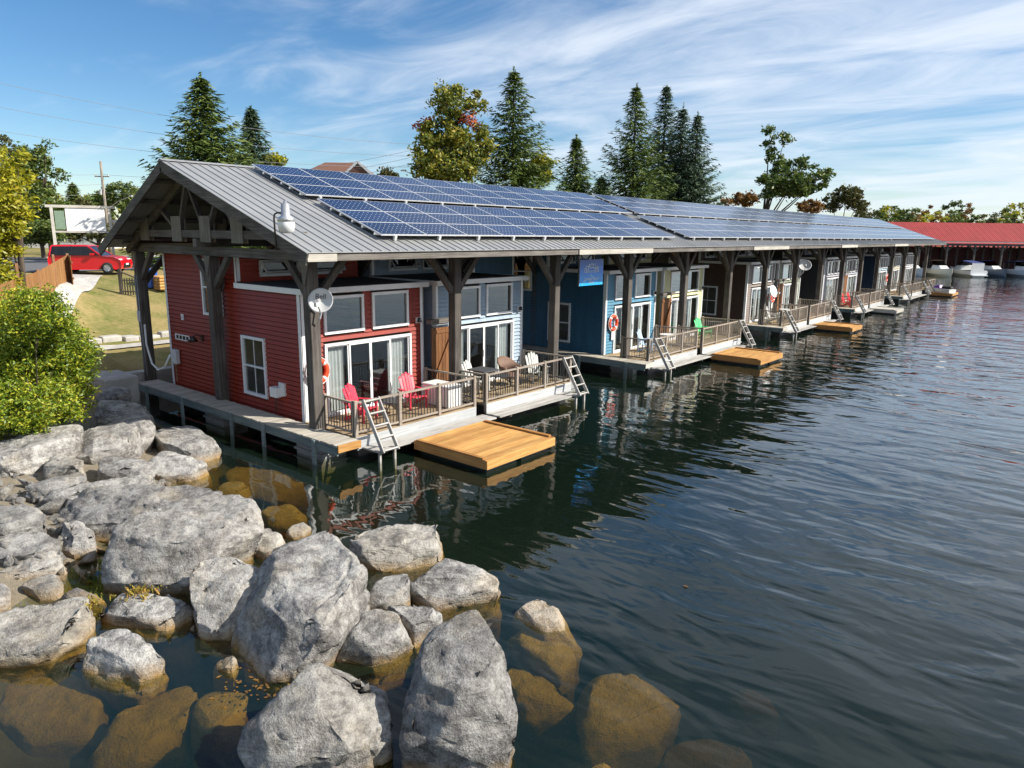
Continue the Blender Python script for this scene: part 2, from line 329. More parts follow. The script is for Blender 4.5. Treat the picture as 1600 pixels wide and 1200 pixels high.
lf_yel = leafmat('yellow_green_leaves', [(.25, (.13, .16, .015)), (.5, (.33, .33, .02)), (.75, (.55, .5, .03)), (.9, (.62, .5, .06))], .4)
lf_bush = leafmat('bush_leaves', [(.2, (.045, .1, .01)), (.42, (.14, .23, .02)), (.6, (.3, .38, .03)), (.85, (.62, .56, .04))], .35)
lf_dark = leafmat('dull_olive_leaves', [(.25, (.04, .05, .018)), (.55, (.09, .1, .03)), (.85, (.19, .16, .05))])
lf_rust = leafmat('rust_leaves', [(.25, (.12, .07, .025)), (.6, (.28, .14, .04)), (.9, (.4, .24, .06))])

# ------------------------------------------------------------------ ground, road, water
SH = [(-10.45, 900), (-10.45, -1.15), (-6.6, -1.9), (-2.2, -2.9), (-.3, -4.2), (2.6, -7.2), (4.6, -9.6), (8, -13), (16, -24), (60, -90)]
def sdist(x, y):
    best = 1e9; sgn = 1
    for (ax, ay), (bx, by) in zip(SH, SH[1:]):
        dx, dy = bx-ax, by-ay; t = max(0, min(1, ((x-ax)*dx+(y-ay)*dy)/(dx*dx+dy*dy))); qx, qy = ax+dx*t, ay+dy*t
        d = math.hypot(x-qx, y-qy)
        if d < best-1e-9: best = d; sgn = 1 if dx*(y-ay)-dy*(x-ax) < 0 else -1
    return best*sgn
def smooth(t): t = max(0, min(1, t)); return t*t*(3-2*t)
def lerp(a, b, t): return a+(b-a)*t
def hill(x):
    for (a, za), (b, zb) in zip(HP, HP[1:]):
        if x <= a and x >= b: return lerp(za, zb, (x-a)/(b-a))
    return HP[-1][1] if x < HP[-1][0] else HP[0][1]
HP = [(-10, .74), (-17.6, .78), (-19.4, 1.1), (-28, 3.1), (-40, 3.35), (-80, 3.7), (-200, 6.5), (-900, 12)]
def zt(x, y):
    s = sdist(x, y); fd = (x-CAM.x)*-.6386+(y-CAM.y)*.7696
    if s > 0:
        q_ = smooth((-19-x)/5); k = smooth((lerp(1.2, 4.5, q_)-y)/lerp(2.6, 5, q_)); wob = noise.noise((x*.3, y*.3, 2))*.06
        if y > -1.15: z = hill(x)
        else: z = min(.16*s, 1.2)
        hx = hill(x-10.5*k) if y > -1.15 else lerp(z, max(z, hill(x-10.5*k)), max(smooth((s-4)/4), smooth((-9.5-x)/4)))
        return max(z, hx)+wob*k
    d = -s; z = -.75*smooth(d/2.2)-max(0, d-2)*.13; z = max(z, -4.5)+noise.noise((x*.5, y*.5, 0))*.12
    if x < .5 and y > -1.3: z = min(z, -1.2)
    far = smooth((fd-138)/14); return lerp(z, 1.2+max(0, fd-150)*.012, far)
def axis(lo, a, b, hi, st):
    r = []; x = a
    while x <= b: r.append(x); x += st
    s = st; x = a
    while x > lo: s *= 1.17; x -= s; r.insert(0, x)
    s = st; x = r[-1]
    while x < hi: s *= 1.17; x += s; r.append(x)
    return r
xs = axis(-1500, -34, 20, 1500, .62); ys = axis(-700, -15, 14, 1900, .62)
g = MB(); nx = len(xs)
g.v = [(x, y, zt(x, y)) for y in ys for x in xs]
g.f = [(j*nx+i, j*nx+i+1, (j+1)*nx+i+1, (j+1)*nx+i) for j in range(len(ys)-1) for i in range(nx-1)]; g.m = [0]*len(g.f)
tag(g.build('ground', m_ground, smooth=True, fix=False), kind='structure')
w = MB(); w.box(-11.2, 900, -400, 1200, -9, 0)
tag(w.build('water', m_water), kind='structure')
def drape(name, rows, m, off, kind='structure'):
    mb = MB(); n = len(rows[0])
    for r in rows:
        for (x, y) in r: mb.v.append((x, y, zt(x, y)+off))
    for j in range(len(rows)-1):
        for i in range(n-1): mb.f.append((j*n+i, j*n+i+1, (j+1)*n+i+1, (j+1)*n+i)); mb.m.append(0)
    return tag(mb.build(name, m, fix=True), kind=kind)
def ribbon(name, pts, wd, m, off, k=8, cuts=30):
    rows = []; P = [Vector(p) for p in pts]; seg = [(P[i+1]-P[i]).length for i in range(len(P)-1)]; T = sum(seg)
    for c in range(cuts+1):
        d = T*c/cuts; i = 0
        while i < len(seg)-1 and d > seg[i]: d -= seg[i]; i += 1
        p = P[i].lerp(P[i+1], d/seg[i]); a = P[max(i-0, 0)]; t = (P[i+1]-P[i]).normalized(); nn = Vector((-t.y, t.x))
        rows.append([tuple(p+nn*wd*(j/k-.5)) for j in range(k+1)])
    return drape(name, rows, m, off)
drape('road', [[(-33.2-(j*1.6), y) for j in range(10)] for y in range(-14, 120, 3)], m_road, .05)
def hit(u, v):
    d = sight(u, v); t = 8.
    while t < 60:
        p = CAM+d*t
        if p.z < zt(p.x, p.y): return (p.x, p.y)
        t += .05
    return (p.x, p.y)
pa, pb, pc, pd = [Vector(hit(*q)) for q in ((64, 480), (116, 484), (161, 433), (106, 431))]
drape('path', [[tuple(pa.lerp(pd, j/30).lerp(pb.lerp(pc, j/30), i/10)) for i in range(11)] for j in range(31)], m_conc, .1)
ribbon('pavement', [(-16.9, .8), (-16.9, 60)], 1.0, m_conc, .06, k=4, cuts=60)
ribbon('gravel_verge', [(-50, -16), (-50, 120)], 3.2, m_conc, .06)

# ------------------------------------------------------------------ the long timber shelter
XR, ZR, XE, ZE, XB, ZB, Y0, Y1 = -5.3, 7.78, 1.58, 5.37, -10.3, 5.25, -1.15, 81.2
SP = 5.3; NP = 16; PA, PB, PC = -9.97, -4.97, 0.
kf = (ZR-ZE)/(XE-XR); kb = (ZR-ZB)/(XR-XB)
def rz(x): return ZR-kf*(x-XR) if x > XR else ZR-kb*(XR-x)
sh = empty('timber_shelter', (PC, 0, 0)); tag(sh, 'long weathered timber shelter with grey ribbed steel roof over the cottages', 'shelter')
npan = 92; pw = (Y1-Y0)/npan
def roofpanel(xa, za, xb, zb, n, wd, ribs=3):
    mb = MB(); mb.hexa([(xa, 0, za-.012), (xb, 0, zb-.012), (xb, wd, zb-.012), (xa, wd, za-.012), (xa, 0, za), (xb, 0, zb), (xb, wd, zb), (xa, wd, za)])
    for i in range(ribs):
        y = wd*(i+.5)/ribs; r = []
        for (x, z) in ((xa, za), (xb, zb)): r += [(x, y-.028, z-.002), (x, y-.014, z+.026), (x, y+.014, z+.026), (x, y+.028, z-.002)]
        mb.add(r, [(0, 1, 5, 4), (1, 2, 6, 5), (2, 3, 7, 6), (3, 2, 1, 0), (4, 5, 6, 7)])
    return mb.mesh('roof_panel', m_roof)
pf = roofpanel(XR, ZR, XE, ZE, 3, pw-.001)
for i in range(npan): link('roof_panel', pf, sh, (0, Y0+i*pw, 0))
mb = MB(); mb.hexa([(XB, Y0, ZB-.012), (XR, Y0, ZR-.012), (XR, Y1, ZR-.012), (XB, Y1, ZB-.012), (XB, Y0, ZB), (XR, Y0, ZR), (XR, Y1, ZR), (XB, Y1, ZB)])
mb.build('rear_roof_slope', m_roof, sh)
MB().prism([(XR-.16, ZR-.045), (XR, ZR+.045), (XR+.16, ZR-.02), (XR, ZR+.02)], Y0-.01, Y1+.01).build('ridge_cap', m_roof, sh)
for y, s in ((Y0, 1), (Y1, -1)):
    for (xa, xb) in ((XR, XE-.02), (XR, XB+.02)):
        a = Vector((xa, y+.02*s, rz(xa)-.17)); b = Vector((xb, y+.02*s, rz(xb)-.17)); MB().bar(a, b, .05, .28, (0, 0, 1)).build('rake_board', m_beamx, sh)
# rafters / purlins under the sheet
for x in (1.2, .2, -.9, -2, -3.1, -4.2, -5.1, -6.2, -7.3, -8.4, -9.5): MB().box(x-.04, x+.04, Y0+.06, Y1-.06, rz(x)-.14, rz(x)-.03).build('purlin', m_beamy, sh)
MB().box(XE-.1, XE-.05, Y0+.05, Y1-.05, ZE-.2, ZE-.02).build('eave_board', m_beamy, sh)
for a, b in ((-1.12, -.3), (9.9, 15.1), (25.7, 30.9), (41.3, 45.2), (56.7, 61.9)): MB().box(XE-.045, XE-.005, a, b, ZE-.21, ZE-.035).build('pale_eave_board', m_pale, sh)
post_me = MB().box(-.15, .15, -.15, .15, -1.6, 5.1).mesh('post', m_post)
brA = MB()
def brace(p, q, m=m_post, w=.14): return MB().bar(p, q, w, .17, (0, 0, 1)).mesh('brace', m)
b_y = [brace((0, s*.12, 4.05), (0, s*1.05, 5.12)) for s in (1, -1)]; b_x = [brace((s*.12, 0, 4.2), (s*1.0, 0, 5.12)) for s in (1, -1)]
for i in range(NP):
    y = i*SP
    for px in (PC, PB, PA):
        bevel(link('post', post_me, sh, (px, y, 0), (random.uniform(-.006, .006), random.uniform(-.006, .006), 0)), .015)
        for k, bm_ in enumerate(b_y):
            if not (i == 0 and k == 1) and not (i == NP-1 and k == 0): link('brace', bm_, sh, (px, y, 0))
        if px != PA: link('brace', b_x[1], sh, (px, y, 0))
        if px != PC: link('brace', b_x[0], sh, (px, y, 0))
    MB().box(PA-.5, PC+.55, y-.11, y+.11, 5.1, 5.36).build('cross_beam', m_beamx, sh)
for px in (PC, PB, PA): MB().box(px-.1, px+.1, -.5, (NP-1)*SP+.6, 5.37, 5.6 if px != PC else 5.58).build('long_beam', m_beamy, sh)
for px in (PC, PB, PA):
    MB().prism([(px-.2, 5.1), (px+.2, 5.1), (px+.0, 4.45)], -.185, -.155).build('gusset_plate', m_ply, sh)
# trusses
GX = (-8.45, -6.25, -4.5, -2.75)
def truss(mb_parts):
    out = []
    out.append(('tie_beam', MB().box(-10.0, .35, -.06, .06, 5.62, 5.84), m_beamx))
    for (xa, xb) in ((XR, XE-.3), (XR, XB+.25)): out.append(('rafter', MB().bar((xa, 0, rz(xa)-.26), (xb, 0, rz(xb)-.26), .1, .2), m_beamx))
    for gx in GX:
        for d in (-.95, .75):
            x2 = gx+d*(1.0 if abs(gx+5.3) > 2 else 1.1); z2 = rz(x2)-.3
            if z2 > 6.2: out.append(('web_strut', MB().bar((gx+d*.16, 0, 5.9), (x2, 0, z2), .1, .14, (0, 1, 0)), m_post))
        out.append(('gusset_plate', MB().box(gx-.3, gx+.3, -.085, -.064, 5.5, 6.25).box(gx-.3, gx+.3, .064, .085, 5.5, 6.25), m_ply))
    return out
for nm, mbx, mt in truss(None): mbx.build(nm, mt, sh, (0, -.32, 0))
allm = MB()
for nm, mbx, mt in truss(None): allm.add(mbx.v, mbx.f, 1 if 'plate' in nm else 0)
tm = allm.mesh('truss', [m_post, m_ply])
for i in range(1, 31): link('truss', tm, sh, (0, -.32+i*2.66, 0))
# concrete cribs
crib = MB().box(-.55, .55, -.5, .5, -1.8, .34).box(-.6, .6, -.55, .55, .1, .16).mesh('concrete_crib', m_crib)
for i in range(NP):
    for px in (PC, PB):
        tag(link('concrete_crib', crib, None, (px+.12, i*SP+.12, 0)), 'grey concrete crib standing in the water under a shelter post', 'crib', 'cribs under the shelter posts')
# gable lamp
lp = empty('gable_lamp', (.75, Y0-.02, 5.4)); tag(lp, 'white dusk-to-dawn lamp on a bent pipe at the roof gable', 'lamp')
MB().tube([(-.3, -.04, 0), (-.3, -.06, .75), (-.26, -.06, .84), (-.15, -.06, .87), (.1, -.06, .86)], .022).build('arm', m_black, lp, smooth=True)
MB().lathe([(0, .42), (.035, .42), (.05, .36), (.1, .35), (.105, .08), (.18, .04), (.2, -.05), (.0, -.05)], (.2, -.06, .72)).build('housing', m_galv, lp, smooth=True)
MB().lathe([(.19, -.05), (.2, -.12), (.17, -.28), (.1, -.32), (0, -.32)], (.2, -.06, .72)).build('lens', m_lens, lp, smooth=True)

# ------------------------------------------------------------------ solar arrays
PL, PWd = 1.66, .985   # along the row, up the slope
ang = math.atan(kf)
pm = MB().box(0, PWd-.012, 0, PL-.014, .0, .035, 1)
pm.add([(.022, .022, .0365), (PWd-.034, .022, .0365), (PWd-.034, PL-.036, .0365), (.022, PL-.036, .0365)], [(0, 1, 2, 3)], 0)
panel = pm.mesh('solar_panel', [m_cell, m_frame])
foot = MB().box(-.02, .06, -.04, .04, -.12, 0).mesh('mounting_foot', m_frame)
def array(label, x0, ya, ncol, rows):
    a = empty('solar_array', (x0, ya, rz(x0)+.16)); tag(a, label, 'solar panels', 'solar arrays on the roof')
    a.rotation_euler = (0, ang, 0)
    for r in range(rows):
        for c in range(ncol): link('solar_panel', panel, a, (r*PWd, c*PL, 0))
    for r in range(rows): 
        for e in (.2, .75): MB().box((r+e)*PWd-.02, (r+e)*PWd+.02, -.05, ncol*PL+.03, -.06, -.003).build('rail', m_frame, a)
    for c in range(min(ncol, 24)):
        link('mounting_foot', foot, a, (rows*PWd-.04, (c+.3)*PL, -.001))
array('upper bank of blue solar panels by the bare roof corner', -4.98, 1.5, 11, 3)
array('lower bank of blue solar panels by the bare roof corner', -1.86, 1.62, 10, 3)
array('upper bank of solar panels between the roof gap and the far end', -4.98, 20.4, 35, 3)
array('lower bank of solar panels between the roof gap and the far end', -1.86, 19.6, 35, 3)
# ------------------------------------------------------------------ cottages
LAP = .135
def lapwall(mb, o, d, nrm, ln, z0, z1, ops=()):
    o, d, nrm = Vector(o), Vector(d), Vector(nrm); z = z0
    while z < z1-.01:
        zb = min(z+LAP, z1); iv = [(0, ln)]
        for (a0, a1, c0, c1) in ops:
            if zb > c0+.03 and z < c1-.03:
                nv = []
                for (p, q) in iv:
                    if a1 <= p or a0 >= q: nv.append((p, q)); continue
                    if a0 > p: nv.append((p, a0))
                    if a1 < q: nv.append((a1, q))
                iv = nv
        for (p, q) in iv:
            A, B = o+d*p, o+d*q; n1, n0 = nrm*.03, nrm*.002
            gv = nrm*-.03; zg = max(z, zb-.03); V = lambda P, q, h: P+q+Vector((0, 0, h))
            mb.add([V(A, n1, z), V(B, n1, z), V(B, n0, zg), V(A, n0, zg), V(A, gv, z), V(B, gv, z), V(B, gv, zg), V(A, gv, zg), V(B, gv, zb), V(A, gv, zb)], [(0, 1, 2, 3), (4, 5, 1, 0), (3, 2, 6, 7), (7, 6, 8, 9)])
        z = zb
def frame_mesh(w, h, t=.085, dp=.07, mull=0, bar=None):   # in local (y across, z up), facing +x
    mb = MB(); mb.box(-.02, dp, 0, w, 0, t); mb.box(-.02, dp, 0, w, h-t, h); mb.box(-.02, dp-.003, 0, t, t, h-t); mb.box(-.02, dp-.003, w-t, w, t, h-t)
    for i in range(mull):
        y = w*(i+1)/(mull+1); mb.box(-.02, dp-.006, y-.04, y+.04, t, h-t)
    if bar: mb.box(-.005, dp-.015, t, w-t, h*bar-.025, h*bar+.025)
    return mb
def window(par, org, w, h, face='x', bar=None, muntin=False, g=None, nm='window'):
    rot = (0, 0, 0) if face == 'x' else (0, 0, R(-90))
    f = frame_mesh(w, h, bar=bar).build(nm, m_white, par, org, rot)
    MB().box(.004, .012, .08, w-.08, .08, h-.08).build('pane', g or m_glassm, f)
    if muntin: MB().box(.013, .03, w/2-.008, w/2+.008, .08, h-.08).build('muntin', m_white, f)
    return f
def curtain(y0, y1, z0, z1, x=-.12, n=40, amp=.022):
    mb = MB()
    for i in range(n+1):
        y = lerp(y0, y1, i/n); dx = amp*math.sin(i*.9)+amp*.4*math.sin(i*.7)
        mb.v += [(x+dx, y, z0), (x+dx*.7, y, z1)]
    for i in range(n): mb.f.append((2*i, 2*i+2, 2*i+3, 2*i+1)); mb.m.append(0)
    return mb
plank_me = {}
def planks(par, mat, x0, x1, y0, y1, z, wd=.14, th=.035, gap=.008, along='y', nm='plank'):
    n = max(1, round(((x1-x0) if along == 'y' else (y1-y0))/wd)); st = ((x1-x0) if along == 'y' else (y1-y0))/n; ln = (y1-y0) if along == 'y' else (x1-x0)
    k = (mat.name, round(st, 4), round(ln, 3), along)
    if k not in plank_me:
        plank_me[k] = (MB().box(0, st-gap, 0, ln, -th, 0) if along == 'y' else MB().box(0, ln, 0, st-gap, -th, 0)).mesh('plank', mat)
    for i in range(n):
        link(nm, plank_me[k], par, (x0+(i*st if along == 'y' else random.uniform(-.012, .012)), y0+(i*st if along == 'x' else random.uniform(-.012, .012)), z+random.uniform(-.003, .003)))
bal_me = MB().box(-.009, .009, -.009, .009, .73, 1.47).mesh('baluster', m_black)
bal_lt = MB().box(-.009, .009, -.009, .009, .73, 1.47).mesh('baluster', m_rail)
def railing(par, p, q, fine, nposts=3, mat=None):
    r = empty('railing', (0, 0, 0), 0, par); p, q = Vector(p), Vector(q); d = q-p; n = int(d.length/.115)
    for i in range(nposts):
        c = p+d*(i/(nposts-1)); bevel(MB().box(c.x-.05, c.x+.05, c.y-.05, c.y+.05, .3 if nposts > 2 else .6, 1.56).build('post', m_rail, r), .008)
    for z, h in ((1.5, .05), (.71, .05)): MB().bar(p+Vector((0, 0, z)), q+Vector((0, 0, z)), .07 if z > 1 else .045, h).build('rail', m_rail, r)
    if fine:
        for i in range(1, n): link('baluster', bal_me, r, p+d*(i/n))
    else:
        mb = MB()
        for i in range(1, n): c = p+d*(i/n); mb.box(c.x-.01, c.x+.01, c.y-.01, c.y+.01, .73, 1.48)
        tag(mb.build('balusters', m_rail, r), kind='stuff')
    return r
def ladder(par, y, m=m_whitep):
    a = empty('ladder', (2.36, y, 1.56), 0, par); a.rotation_euler = (0, R(-31), 0)
    for s in (0, .5): bevel(MB().box(-.02, .1, s, s+.045, -1.5, 0).build('stringer', m_step, a), .008)
    for k in range(5):
        z = -.04-k*.345; bevel(MB().box(-.02, .1, .046, .499, z-.045, z).build('tread', m_step, a), .008)
def cottage(name, y0, col, label, cat='cottage', colf=None, Wd=4.5, mirror=False, fine=False, style='wide', dx=0, sidewin=True, rail0=True, extra=True):
    c = empty(name, (-1.0+dx, y0, 0)); tag(c, label, cat, 'floating cottages under the shelter')
    pm_ = paint(name+'_siding', col); pf_ = paint(name+'_front_siding', colf) if colf else pm_
    XS, XK = -3.2, -7.85; ZF, ZL, ZU = .5, 4.2, 5.08
    if style == 'wide': wins = [(.72, 1.42, 2.99, 1.08), (2.45, 1.44, 2.99, 1.1)]
    else: wins = [(.62, .78, 3.0, 1.05), (1.48, .78, 3.0, 1.05), (2.5, .78, 3.0, 1.05), (3.36, .78, 3.0, 1.05)]
    door = (.7, 3.27, .6, 2.12)
    mb = MB(); lapwall(mb, (0, 0, 0), (0, 1, 0), (1, 0, 0), Wd, ZF, ZL, [(a, a+w, z, z+h) for a, w, z, h in wins+[door]])
    mb.build('front_wall', pf_, c)
    mb = MB(); so_ = [(-3.1, 1.28, .97, 1.8)] if sidewin else []
    lapwall(mb, (XS, 0, 0), (1, 0, 0), (0, -1, 0), -XS, ZF, ZL, [(a-XS, a+w-XS, z, z+h) for a, w, z, h in so_])
    su = [(-5.28, 1.2, 3.2, 1.78)] if sidewin else []
    lapwall(mb, (XK, 0, 0), (1, 0, 0), (0, -1, 0), XS-XK, ZF, ZU, [(a-XK, a+w-XK, z, z+h) for a, w, z, h in su]); mb.build('side_wall', pm_, c)
    mb = MB(); lapwall(mb, (0, Wd, 0), (-1, 0, 0), (0, 1, 0), -XS, ZF, ZL); lapwall(mb, (XS, Wd, 0), (-1, 0, 0), (0, 1, 0), XS-XK, ZF, ZU); mb.build('side_wall', pm_, c)
    mb = MB(); lapwall(mb, (XK, Wd, 0), (0, -1, 0), (-1, 0, 0), Wd, ZF, ZU); mb.build('rear_wall', pm_, c)
    cw = [(.75, 1.4, 4.47, .5), (2.4, 1.4, 4.47, .5)]
    mb = MB(); lapwall(mb, (XS, 0, 0), (0, 1, 0), (1, 0, 0), Wd, 4.34, ZU, [(a, a+w, z, z+h) for a, w, z, h in cw]); mb.build('clerestory_wall', pm_, c)
    # inside
    mb = MB(); mb.add([(-.15, .08, .55), (-.15, Wd-.08, .55), (XK+.1, Wd-.08, .55), (XK+.1, .08, .55), (-3.6, .08, .56), (-3.6, Wd-.08, .56), (-3.6, Wd-.08, 4.1), (-3.6, .08, 4.1)], [(0, 1, 2, 3), (4, 5, 6, 7)])
    mb.add([(-.02, .05, .55), (-3.6, .05, .55), (-3.6, .05, .96), (-.02, .05, .96), (-.02, Wd-.05, .55), (-3.6, Wd-.05, .55), (-3.6, Wd-.05, 4.1), (-.02, Wd-.05, 4.1)], [(0, 1, 2, 3), (4, 5, 6, 7)]); mb.build('interior', m_inter, c)
    # roofs and fascia
    MB().hexa([(XS, -.08, ZL+.02), (.2, -.08, ZL+.0), (.2, Wd+.08, ZL), (XS, Wd+.08, ZL+.02), (XS, -.08, ZL+.13), (.2, -.08, ZL+.1), (.2, Wd+.08, ZL+.1), (XS, Wd+.08, ZL+.13)]).build('lower_roof', m_darkroof, c)
    f = MB().box(.2, .235, -.115, Wd+.115, ZL-.03, ZL+.125); f.box(XS, .2, -.115, -.082, ZL-.03, ZL+.125); f.box(XS, .2, Wd+.082, Wd+.115, ZL-.03, ZL+.125); f.build('fascia', m_white, c)
    MB().box(XK-.15, XS+.12, -.1, Wd+.1, ZU, ZU+.014).build('upper_roof', m_darkroof, c)
    for (x, y) in ((.0, 0), (.0, Wd), (XK, 0)):
        t_ = MB(); s = -1 if y == 0 else 1
        t_.box(x-.1 if x == 0 else x-.03, x+.032 if x == 0 else x+.1, y+s*.024 if s > 0 else y-.034, y+.034 if s > 0 else y-.024, ZF-.02, ZL if x == 0 else ZU-.02)
        if x == 0: t_.box(.024, .034, y-.0 if s < 0 else y-.1, y+.1 if s < 0 else y, ZF-.02, ZL-.03)
        t_.build('corner_trim', m_white, c)
    MB().box(XS-.05, XS+.035, -.035, -.024, ZL+.125, ZU-.01).box(XS+.024, XS+.034, 0, .1, ZL+.16, ZU-.01).build('corner_trim', m_white, c)
    # windows, doors
    for a, w, z, h in wins: window(c, (0, a, z), w, h)
    for a, w, z, h in so_: window(c, (a, 0, z), w, h, 'y', bar=.5, muntin=True, g=m_glass)
    for a, w, z, h in su: window(c, (a, 0, z), w, h, 'y', bar=.5, g=m_glass)
    for a, w, z, h in cw:
        fr = window(c, (XS, a, z), w, h, nm='awning_window', g=m_glassd); s_ = frame_mesh(w-.1, h-.06, .05, .03).build('open_sash', m_white, fr, (.07, .05, h-.03)); s_.data.transform(Matrix.Translation((0, 0, -h+.06))); s_.rotation_euler = (0, R(-38), 0)
    d = frame_mesh(door[1], door[3], .07, .08, 0).build('sliding_door', m_white, c, (0, door[0], door[2])); pwid = (door[1]-.14)/4
    for k in range(4):
        y = .07+k*pwid; xo = .03 if k in (1, 2) else .0
        fm = MB(); t = .045; z0_, z1_ = .07, door[3]-.07
        fm.box(xo, xo+.03, y, y+t, z0_, z1_).box(xo, xo+.03, y+pwid-t, y+pwid, z0_, z1_).box(xo, xo+.029, y+t, y+pwid-t, z0_, z0_+t).box(xo, xo+.029, y+t, y+pwid-t, z1_-t, z1_).build('door_leaf', m_white, d)
        MB().box(xo+.01, xo+.016, y+t, y+pwid-t, z0_+t, z1_-t).build('pane', m_glass, d)
        if k in (0, 3) and fine: curtain(y+.02, y+pwid-.06 if k == 0 else y+pwid*.95, .1, z1_, -.13).build('curtain', m_curt, d, smooth=True)
        elif not fine: curtain(y+.05, y+pwid*.6, .1, z1_, -.13, 12).build('curtain', m_curt, d, smooth=True)
    MB().box(.06, .1, door[1]/2-.06, door[1]/2-.03, .95, 1.2).build('handle', m_white, d)
    wl = MB().box(.022, .06, Wd-.3, Wd-.14, 3.02, 3.2).build('wall_lamp', m_white, c, (0, 0, 0)); MB().lathe([(0, .14), (.05, .13), (.07, 0), (0, 0)], (.13, Wd-.22, 3.06), n=10).build('lamp_shade', m_black, wl, smooth=True)
    # floating base and deck
    MB().box(XK+.2, 2.2, .1, Wd-.1, -.25, .49).build('float', m_float, c)
    dk = MB().box(.03, 2.26, -.02, Wd+.06, .5, .56).build('deck', m_beamy, c); planks(dk, m_deck, .03, 2.3, -.05, Wd+.1, .6)
    MB().box(2.27, 2.31, -.04, Wd+.08, .26, .585).build('skirt_board', m_skirt, c)
    st = empty('step', (0, 0, 0), 0, c); planks(st, m_step, 2.33, 2.93, .15 if not mirror else -.1, Wd+.35 if not mirror else Wd-.35, .3, .15, .045); 
    for y in (.5, Wd-.5): MB().box(2.3, 2.88, y-.04, y+.04, .17, .252).build('bracket', m_beamx, st)
    railing(c, (2.25, .0, 0), (2.25, Wd+.05, 0), fine, 4)
    if rail0: railing(c, (.95, .0, 0), (2.2, .0, 0), fine, 2)
    railing(c, (.1, Wd+.05, 0), (2.2, Wd+.05, 0), fine, 2)
    ly = .12 if not mirror else Wd-.62
    ladder(c, ly)
    lg = MB()
    for s in (.02, .52): lg.box(2.95, 3.02, ly+s, ly+s+.06, -1.1, .32)
    lg.box(2.9, 3.06, ly-.05, ly+.63, .3, .345); lg.build('ladder_landing', m_step, c)
    return c
CT = [
 ('red_cottage', .32, (.24, .022, .0095), None, 'red clapboard floating cottage at the open end of the shelter', dict(fine=True)),
 ('grey_cottage', 5.42, (.31, .39, .48), None, 'pale blue grey clapboard cottage joined beside the red cottage', dict(fine=True, mirror=True, rail0=True)),
 ('blue_cottage', 15.75, (.03, .115, .19), (.07, .22, .33), 'deep blue cottage with a lifebuoy beside its sliding door', dict()),
 ('yellow_cottage', 20.95, (.68, .65, .36), None, 'pale yellow cottage joined beside the deep blue cottage', dict(mirror=True)),
 ('brown_cottage', 31.6, (.085, .05, .037), (.22, .18, .16), 'dark brown cottage behind two satellite dishes', dict()),
 ('green_cottage', 36.75, (.2, .22, .15), None, 'sage green cottage joined beside the dark brown cottage', dict(mirror=True)),
 ('charcoal_cottage', 46.6, (.05, .05, .052), (.33, .32, .35), 'charcoal cottage with two bright red chairs on its deck', dict(style='narrow')),
 ('pewter_cottage', 51.75, (.34, .35, .4), None, 'pewter grey cottage joined beside the charcoal cottage', dict(style='narrow', mirror=True)),
 ('navy_cottage', 62.3, (.02, .04, .075), (.3, .4, .45), 'navy cottage with pale front between the pewter and beige cottages', dict(style='narrow')),
 ('beige_cottage', 67.5, (.55, .48, .33), None, 'beige cottage joined beside the navy cottage', dict(style='narrow', mirror=True)),
 ('white_cottage', 74.2, (.5, .5, .55), None, 'whitish cottage at the far closed end of the shelter', dict(style='narrow')),
]
for nm, y, c1, c2, lb, kw in CT: cottage(nm, y, c1, lb, colf=c2, **kw)
# barn style gates between joined cottages
GT = ['brown plank gate with diagonal brace between the red and grey cottages', 'brown plank gate between the blue and yellow cottages', 'brown plank gate between the brown and green cottages', 'brown plank gate between the charcoal and pewter cottages', 'brown plank gate between the navy and beige cottages']
for (y, lb, br) in zip((4.95, 20.4, 36.2, 51.2, 66.95), GT, (1, 1, 0, 0, 0)):
    g_ = empty('plank_gate', (-.72, y, .95)); tag(g_, lb, 'gate', 'gates between joined cottages')
    for k in range(6): bevel(MB().box(0, .03, k*.155, k*.155+.15, 0, 1.88).build('plank', m_gate, g_), .006)
    for z in (.08, 1.7): MB().box(.031, .055, 0, .925, z, z+.1).build('crosspiece', m_gate, g_)
    if br: MB().bar((.045, .05, .22), (.045, .87, 1.66), .026, .1, (1, 0, 0)).build('diagonal_brace', m_gate, g_)
    MB().box(-.1, .12, -.12, 1.15, 2.03, 2.17).build('header_beam', m_beamy, g_); MB().box(-.03, .03, .93, 1.0, -.3, 2.03).build('jamb', m_white, g_); MB().box(.06, .075, -.02, .94, 1.97, 1.99).build('track', m_galv, g_)

# ------------------------------------------------------------------ walkways
def walkway(y0, x0, x1, label, near):
    a = empty('walkway', (0, y0, 0)); tag(a, label, 'walkway', 'walkways beside the cottages')
    if near: planks(a, m_walk, x0, x1, -.7, .0, .68, .143, .04, .012)
    else: planks(a, m_walk, x0, x1, -.7, .0, .68, .143*4, .04, .012)
    for y, w in ((-.68, .05), (-.05, .05)): MB().box(x0, x1-.03, y-.02, y+.03, .41, .638).build('stringer', m_walkside, a)
    MB().box(x1, x1+.04, -.7, .0, .5, .69).build('end_board', m_raft if near else m_pale, a)
    for x in ([-8.7, -6.2, -3.2, -1.5, .85] if near else [-1.5, .85]): MB().box(x-.06, x+.06, -.76, -.705, -1.4, .66).build('pile', m_walkside, a)
    return a
walkway(.02, -9.4, 1.8, 'weathered plank walkway along the shaded end wall of the red cottage', True)
for y, lb in ((15.3, 'blue'), (31.2, 'brown'), (46.2, 'charcoal'), (61.9, 'navy')): walkway(y, -9.4, 1.75, 'narrow plank walkway along the side wall of the %s cottage' % lb, False)
